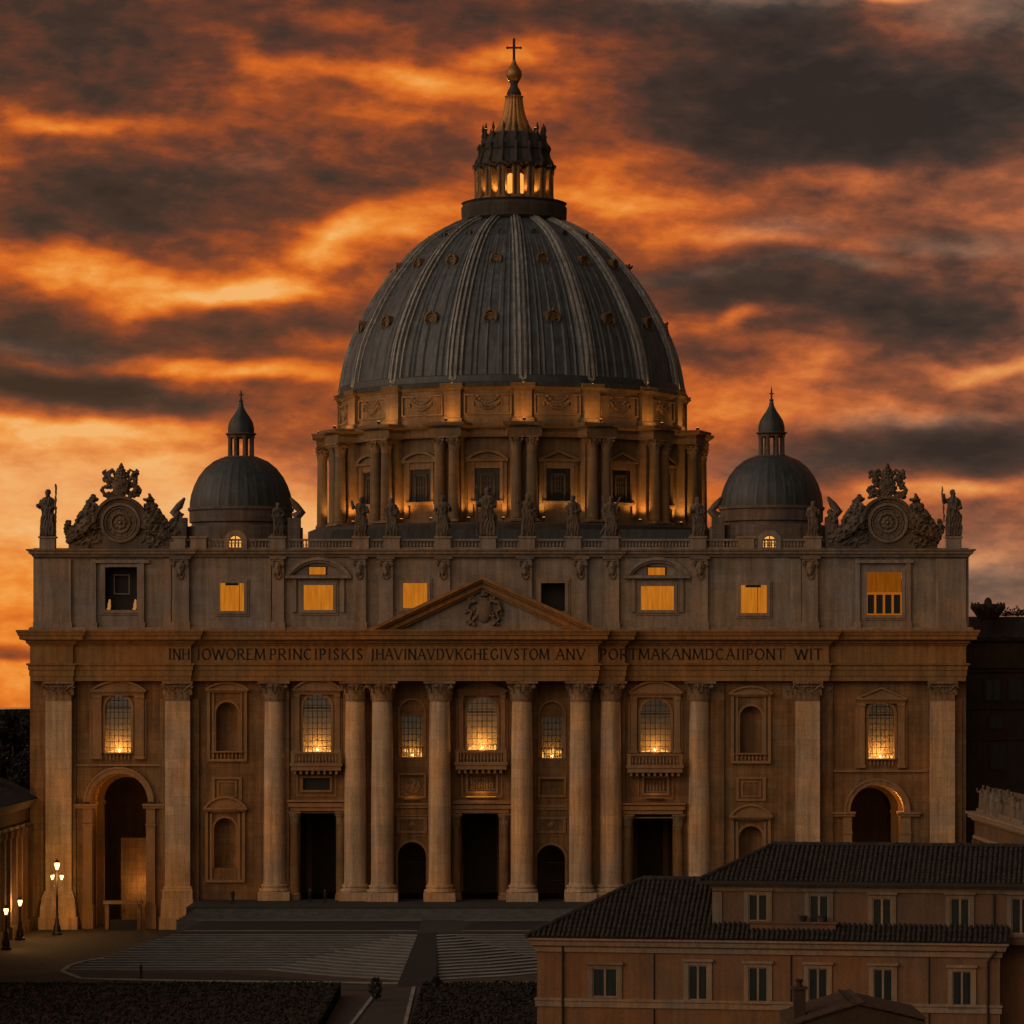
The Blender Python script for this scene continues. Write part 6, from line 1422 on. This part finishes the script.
t_r = hl(1000, 940)[0]; ze = hl(537, 940)[1]; UD = 1.0; zu = hl(716, 882, UD)[1]; t_u = hl(714, 882, UD)[0]
DEP = 10.5
MB().box(0, t_r, 0, DEP, 0, ze).build('wall', M['stucco'], house)
MB().box(t_u, 46, UD, 14, ze, zu).build('upper_wall', M['stucco2'], house)
MB().box(t_r, 46, 2.4, 14, 0, ze - .1).build('rear_wing_wall', M['stucco'], house)
m = MB(); m.sweep([(0, DEP), (0, 0), (t_r, 0), (t_r, 2.4)], [(0, ze - .75), (.12, ze - .7), (.16, ze - .4), (.34, ze - .3), (.42, ze - .05), (.55, ze + .05), (.55, ze + .18), (0, ze + .2)]); m.build('eaves_cornice', M['house_trim'], house)
zs1 = hl(537, 1000)[1]
m = MB(); m.sweep([(0, DEP), (0, 0), (t_r, 0), (t_r, 2.4)], [(0, zs1 - .4), (.10, zs1 - .38), (.10, zs1 - .05), (.16, zs1), (.16, zs1 + .12), (0, zs1 + .16)]); m.build('string_course', M['house_trim'], house)
m = MB(); m.sweep([(t_u, 14), (t_u, UD), (46, UD)], [(0, zu - .6), (.1, zu - .55), (.15, zu - .3), (.3, zu - .2), (.4, zu), (0, zu + .02)]); m.build('upper_cornice', M['house_trim2'], house)
m = MB(); m.box(t_u - .05, t_u + .5, UD - .1, UD, ze, zu - .6).box(t_u - .1, t_u, UD - .05, 6, ze, zu - .6); m.build('corner_strip', M['house_trim2'], house)
def tiles(name, A, ax, up, width, length, parent, clip=None, seed=1, pitch=.31, row=.5):
    A, ax, up = Vector(A), Vector(ax).normalized(), Vector(up).normalized(); nrm = ax.cross(up).normalized()
    if nrm.z < 0: nrm = -nrm
    rnd = random.Random(seed); m = MB(); nc, nr = int(width / pitch), int(length / row)
    for i in range(nc):
        jx = rnd.uniform(-.02, .02)
        for j in range(nr + 1):
            a, b = (i + .5) * pitch, j * row
            if clip and not clip(a, b + row * .5): continue
            sag = .05 * noise.noise(Vector((a * .4, b * .4, seed)))
            o = A + ax * (a + jx + rnd.uniform(-.012, .012)) + up * (b + rnd.uniform(-.02, .02)) + nrm * (.02 + sag); vs = []
            for e_, (bb, rr_, lift) in enumerate(((0, .118, .035), (row + .05, .10, .01))):
                for k in range(5):
                    th = PI * k / 4; vs.append(o + up * bb + ax * rr_ * math.cos(th) + nrm * (rr_ * math.sin(th) + lift))
            m.add(vs, [(k, k + 1, k + 6, k + 5) for k in range(4)] + [(4, 3, 2, 1, 0)])
    return m
def tiled(name, A, ax, up, width, length, clip, poly, parent, seed):
    m = tiles(name, A, ax, up, width, length, parent, clip, seed); Av, axv, upv = Vector(A), Vector(ax).normalized(), Vector(up).normalized()
    m.add([Av + axv * a + upv * b for a, b in poly], [tuple(range(len(poly)))]); return m
# lower roof: front slope, left hip, back slope
ov = .6; zr1 = ze + .2; rise = 3.3; run = DEP / 2 + ov; t_h = hl(643, 881, DEP / 2)[0]; tr_len = math.hypot(rise, run)
W1 = t_r + 2 * ov
upF = (0, run, rise)
hipw = t_h + ov
def clipF(a, b):
    f_ = b / tr_len; left = hipw * f_
    if a < left: return False
    tt, yy = a - ov, -ov + b * run / tr_len
    return not (tt > t_u - .1 and yy > UD) and a < W1
mF = tiles('roof', (-ov, -ov, zr1), (1, 0, 0), upF, W1, tr_len, house, clipF, 3)
kz = (UD + ov) / run * rise
mF.add([(-ov, -ov, zr1), (t_r + ov, -ov, zr1), (t_r + ov, UD, zr1 + kz), (t_u, UD, zr1 + kz), (t_u, DEP / 2, zr1 + rise), (t_h, DEP / 2, zr1 + rise)], [(0, 1, 2, 3, 4, 5)])
rf = mF.build('roof', M['tile'], house)
lh = math.hypot(hipw, rise)
mH = tiles('roof', (-ov, DEP + ov, zr1), (0, -1, 0), (hipw, 0, rise), DEP + 2 * ov, lh, house, lambda a, b: abs(a - run) < run * (1 - b / lh), 4)
mH.add([(-ov, -ov, zr1), (-ov, DEP + ov, zr1), (t_h, DEP / 2, zr1 + rise), (t_u, DEP + ov, zr1), (t_u, DEP / 2, zr1 + rise)], [(0, 2, 1), (1, 2, 4, 3)]); mH.build('hip_slope', M['tile'], rf)
m = MB()
for a, b in (((-ov, -ov, zr1 + .1), (t_h, DEP / 2, zr1 + rise + .1)), ((-ov, DEP + ov, zr1 + .1), (t_h, DEP / 2, zr1 + rise + .1)), ((t_h, DEP / 2, zr1 + rise + .1), (t_u, DEP / 2, zr1 + rise + .1))):
    a, b = Vector(a), Vector(b); n = int((b - a).length / .45)
    for i in range(n): p = a.lerp(b, i / n); q = a.lerp(b, (i + 1.15) / n); m.tube([p, q], [.19, .15], 8)
m.build('ridge_tiles', M['tile'], rf)
# upper roof
zr2 = zu + .05; y_r = UD - .55; rise2, run2 = 2.0, 5.4; l2 = math.hypot(rise2, run2); hip2 = hl(775, 844, UD + run2)[0] - (t_u - .9)
m2 = tiles('upper_roof', (t_u - .9, y_r, zr2), (1, 0, 0), (0, run2, rise2), 46 - t_u, l2, house, lambda a, b: a > hip2 * b / l2, 6)
m2.add([(t_u - .9, y_r, zr2), (46, y_r, zr2), (46, y_r + run2, zr2 + rise2), (t_u - .9 + hip2, y_r + run2, zr2 + rise2)], [(0, 1, 2, 3)])
r2 = m2.build('upper_roof', M['tile'], house)
l3 = math.hypot(hip2, rise2)
m3 = tiles('hip', (t_u - .9, y_r + 2 * run2, zr2), (0, -1, 0), (hip2, 0, rise2), 2 * run2, l3, house, lambda a, b: abs(a - run2) < run2 * (1 - b / l3), 7)
m3.add([(t_u - .9, y_r, zr2), (t_u - .9, y_r + 2 * run2, zr2), (t_u - .9 + hip2, y_r + run2, zr2 + rise2), (46, y_r + 2 * run2, zr2), (46, y_r + run2, zr2 + rise2)], [(0, 2, 1), (1, 2, 4, 3)]); m3.build('hip_slope', M['tile'], r2)
m = MB()
for a, b in (((t_u - .9, y_r, zr2 + .1), (t_u - .9 + hip2, y_r + run2, zr2 + rise2 + .1)), ((t_u - .9 + hip2, y_r + run2, zr2 + rise2 + .1), (44, y_r + run2, zr2 + rise2 + .1))):
    a, b = Vector(a), Vector(b); n = int((b - a).length / .45)
    for i in range(n): p = a.lerp(b, i / n); q = a.lerp(b, (i + 1.15) / n); m.tube([p, q], [.19, .15], 8)
m.build('ridge_tiles', M['tile'], r2)
MB().box(t_u - 1.0, 46, y_r - .08, y_r + .02, zr2 - .14, zr2 + .06).build('gutter', M['iron'], house)
def hwin(cx, w, y0, y1, dn, tr, big=False):
    m = MB(); e_ = 4.5; tc_, _ = hl(cx, y0, dn)
    for a, b, c, d in ((cx - w - e_, cx - w, y0 - e_ + 1, y1 + e_ - 1), (cx + w, cx + w + e_, y0 - e_ + 1, y1 + e_ - 1), (cx - w, cx + w, y0 - e_ + 1, y0), (cx - w, cx + w, y1, y1 + e_ - 1)): hbox(m, a, b, c, d, dn, -.10, .02)
    hbox(m, cx - w - e_ - 1.5, cx + w + e_ + 1.5, y0 - e_ - 1.5, y0 - e_ + 1, dn, -.24, .02)
    f_ = m.build('window', tr, house)
    m = MB(); hbox(m, cx - w, cx + w, y0, y1, dn, -.004, .02); m.build('pane', M['house_glass'], f_)
    m = MB(); hbox(m, cx - 1.1, cx + 1.1, y0, y1, dn, -.05, -.006)
    for a, b in ((cx - w, cx - w + 1.2), (cx + w - 1.2, cx + w)): hbox(m, a, b, y0, y1, dn, -.04, -.006)
    hbox(m, cx - w, cx + w, y0, y0 + 1.2, dn, -.045, -.006); hbox(m, cx - w, cx + w, y1 - 1.2, y1, dn, -.045, -.006); m.build('sash', M['house_trim'], f_)
    rr = random.Random(int(cx * 3 + y0)); m = MB()
    for a, b in ((cx - w + 1.4, cx - 1.4), (cx + 1.4, cx + w - 1.4)):
        if rr.random() < .75: k = rr.uniform(.3, .8); hbox(m, a, a + (b - a) * k, y0 + 1.4, y1 - 1.4, dn, -.0055, -.0045)
    if m.v: m.build('curtain', M['curtain'], f_)
hwin(605, 12.5, 968, 997, 0, M['house_trim2'], True)
for cx_, y0, y1 in ((698, 965, 1000), (758, 967, 1002), (818, 968, 1003), (883, 969, 1004), (962, 971, 1006)): hwin(cx_, 9.6, y0, y1, 0, M['house_trim'])
for cx_, y0, y1 in ((758, 894, 921), (819, 895, 923), (882, 898, 927), (960, 898, 929), (1021, 898, 934)): hwin(cx_, 9.6, y0, y1, UD, M['house_trim2'])
for px, y0, y1 in ((563, 948, 1030), (654, 950, 1030), (791, 952, 1030), (929, 955, 1030), (988, 962, 1030)):
    t0, z1_ = hl(px, y0); _, zb_ = hl(px, y1); m = MB()
    if px in (563, 988): m.tube([(t0 + .5 * (1 if px > 900 else .35), -.4, z1_ + .7), (t0, -.14, z1_), (t0, -.14, 0)], .08, 8)
    else: m.tube([(t0, -.05, z1_), (t0, -.05, 0)], .05, 6)
    m.build('drainpipe', M['iron'], house)
t0, z1_ = hl(994, 898, UD); MB().tube([(t0, UD - .15, z1_ + .2), (t0, UD - .15, ze + .3)], .08, 8).build('drainpipe', M['iron'], house)
m = MB(); hbox(m, 750, 836, 923, 937, .45, -.1, .1); hbox(m, 748, 838, 921.5, 923.5, .45, -.2, .2); m.build('terrace_parapet', M['stucco2'], house)
for k in range(5): t0, z1_ = hl(755 + k * 19, 921, 1.4); 
for a in (803, 822):
    t0, z1_ = hl(a, 921, .45); q = MB().lathe([(.18, z1_ - .05), (.26, z1_ + .28), (.28, z1_ + .32)], t0, .45, 10).build('flower_pot', M['tile'], house); del q

# low roof with chimney closest to the camera
RY = -262.0; fx = lambda px: X(px, RY); fz = lambda py: Z(py, RY) - GZ
t = empty('garden_house', (fx(857), RY, GZ)); tag(t, 'dark gabled roof and chimney of a nearer house at the bottom edge', 'house'); ox = fx(857)
MB().box(fx(800) - ox, fx(905) - ox, 0, 6, 0, fz(1026)).build('wall', M['stucco2'], t)
ap_z = fz(1004.5)
m = tiles('r', (fx(790) - ox, -.4, fz(1026)), (0, 1, 0), (ox - fx(790), 0, ap_z - fz(1026)), 6.5, math.hypot(ox - fx(790), ap_z - fz(1026)), t, None, 11)
m.add([(fx(790) - ox, -.4, fz(1026)), (0, -.4, ap_z), (0, 6.2, ap_z), (fx(790) - ox, 6.2, fz(1026))], [(0, 1, 2, 3)])
q = tiles('r', (fx(925) - ox, -.4, fz(1020)), (0, 1, 0), (ox - fx(925), 0, ap_z - fz(1020)), 6.5, math.hypot(ox - fx(925), ap_z - fz(1020)), t, None, 12); m.add(q.v, q.f)
m.add([(fx(925) - ox, -.4, fz(1020)), (0, -.4, ap_z), (0, 6.2, ap_z), (fx(925) - ox, 6.2, fz(1020))], [(0, 1, 2, 3)])
m.prism([(fx(790) - ox, fz(1027)), (0, ap_z), (fx(925) - ox, fz(1021)), (fx(925) - ox, fz(1040)), (fx(790) - ox, fz(1040))], -.3, 6)
rt = m.build('roof', M['palace'], t)
m = MB(); xa = fx(796) - ox; m.box(xa, xa + .55, 1.2, 1.8, fz(1040), fz(992)); m.box(xa - .08, xa + .63, 1.12, 1.88, fz(992), fz(989.5)); m.build('chimney', M['palace'], rt)
MB().lathe([(.16, fz(989.5)), (.12, fz(985)), (.18, fz(984)), (.2, fz(982))], xa + .27, 1.5, 10).build('chimney_pot', M['tile'], t)

# ------------------------------------------------------------------ birds on the great dome
for px, py, lab in ((393, 273, 'small dark bird perched on the left shoulder of the great dome'), (590.5, 238.5, 'small dark bird high on the right of the great dome'), (630, 270.5, 'small dark bird lower on the right shoulder of the great dome')):
    x, z_ = X(px, DY), Z(py, DY); m = MB(); s_ = 1.15
    m.ball((0, 0, .28 * s_), (.34 * s_, .16 * s_, .2 * s_), 10, 7, Matrix.Rotation(-.5, 3, 'Y')); m.ball((.26 * s_, 0, .5 * s_), .13 * s_, 8, 6); m.tube([(.36 * s_, 0, .5 * s_), (.52 * s_, 0, .47 * s_)], [.05, .01], 5); m.tube([(-.2 * s_, 0, .2 * s_), (-.62 * s_, 0, .02)], [.1, .04], 5)
    for sg in (-1, 1): m.tube([(0, sg * .06, .15), (0, sg * .06, -.35)], .03, 4)
    o = link('bird', fused(m, .04, 'bird', M['iron']), None, (x, DY, z_)); tag(o, lab, 'bird', 'birds perched on the great dome')
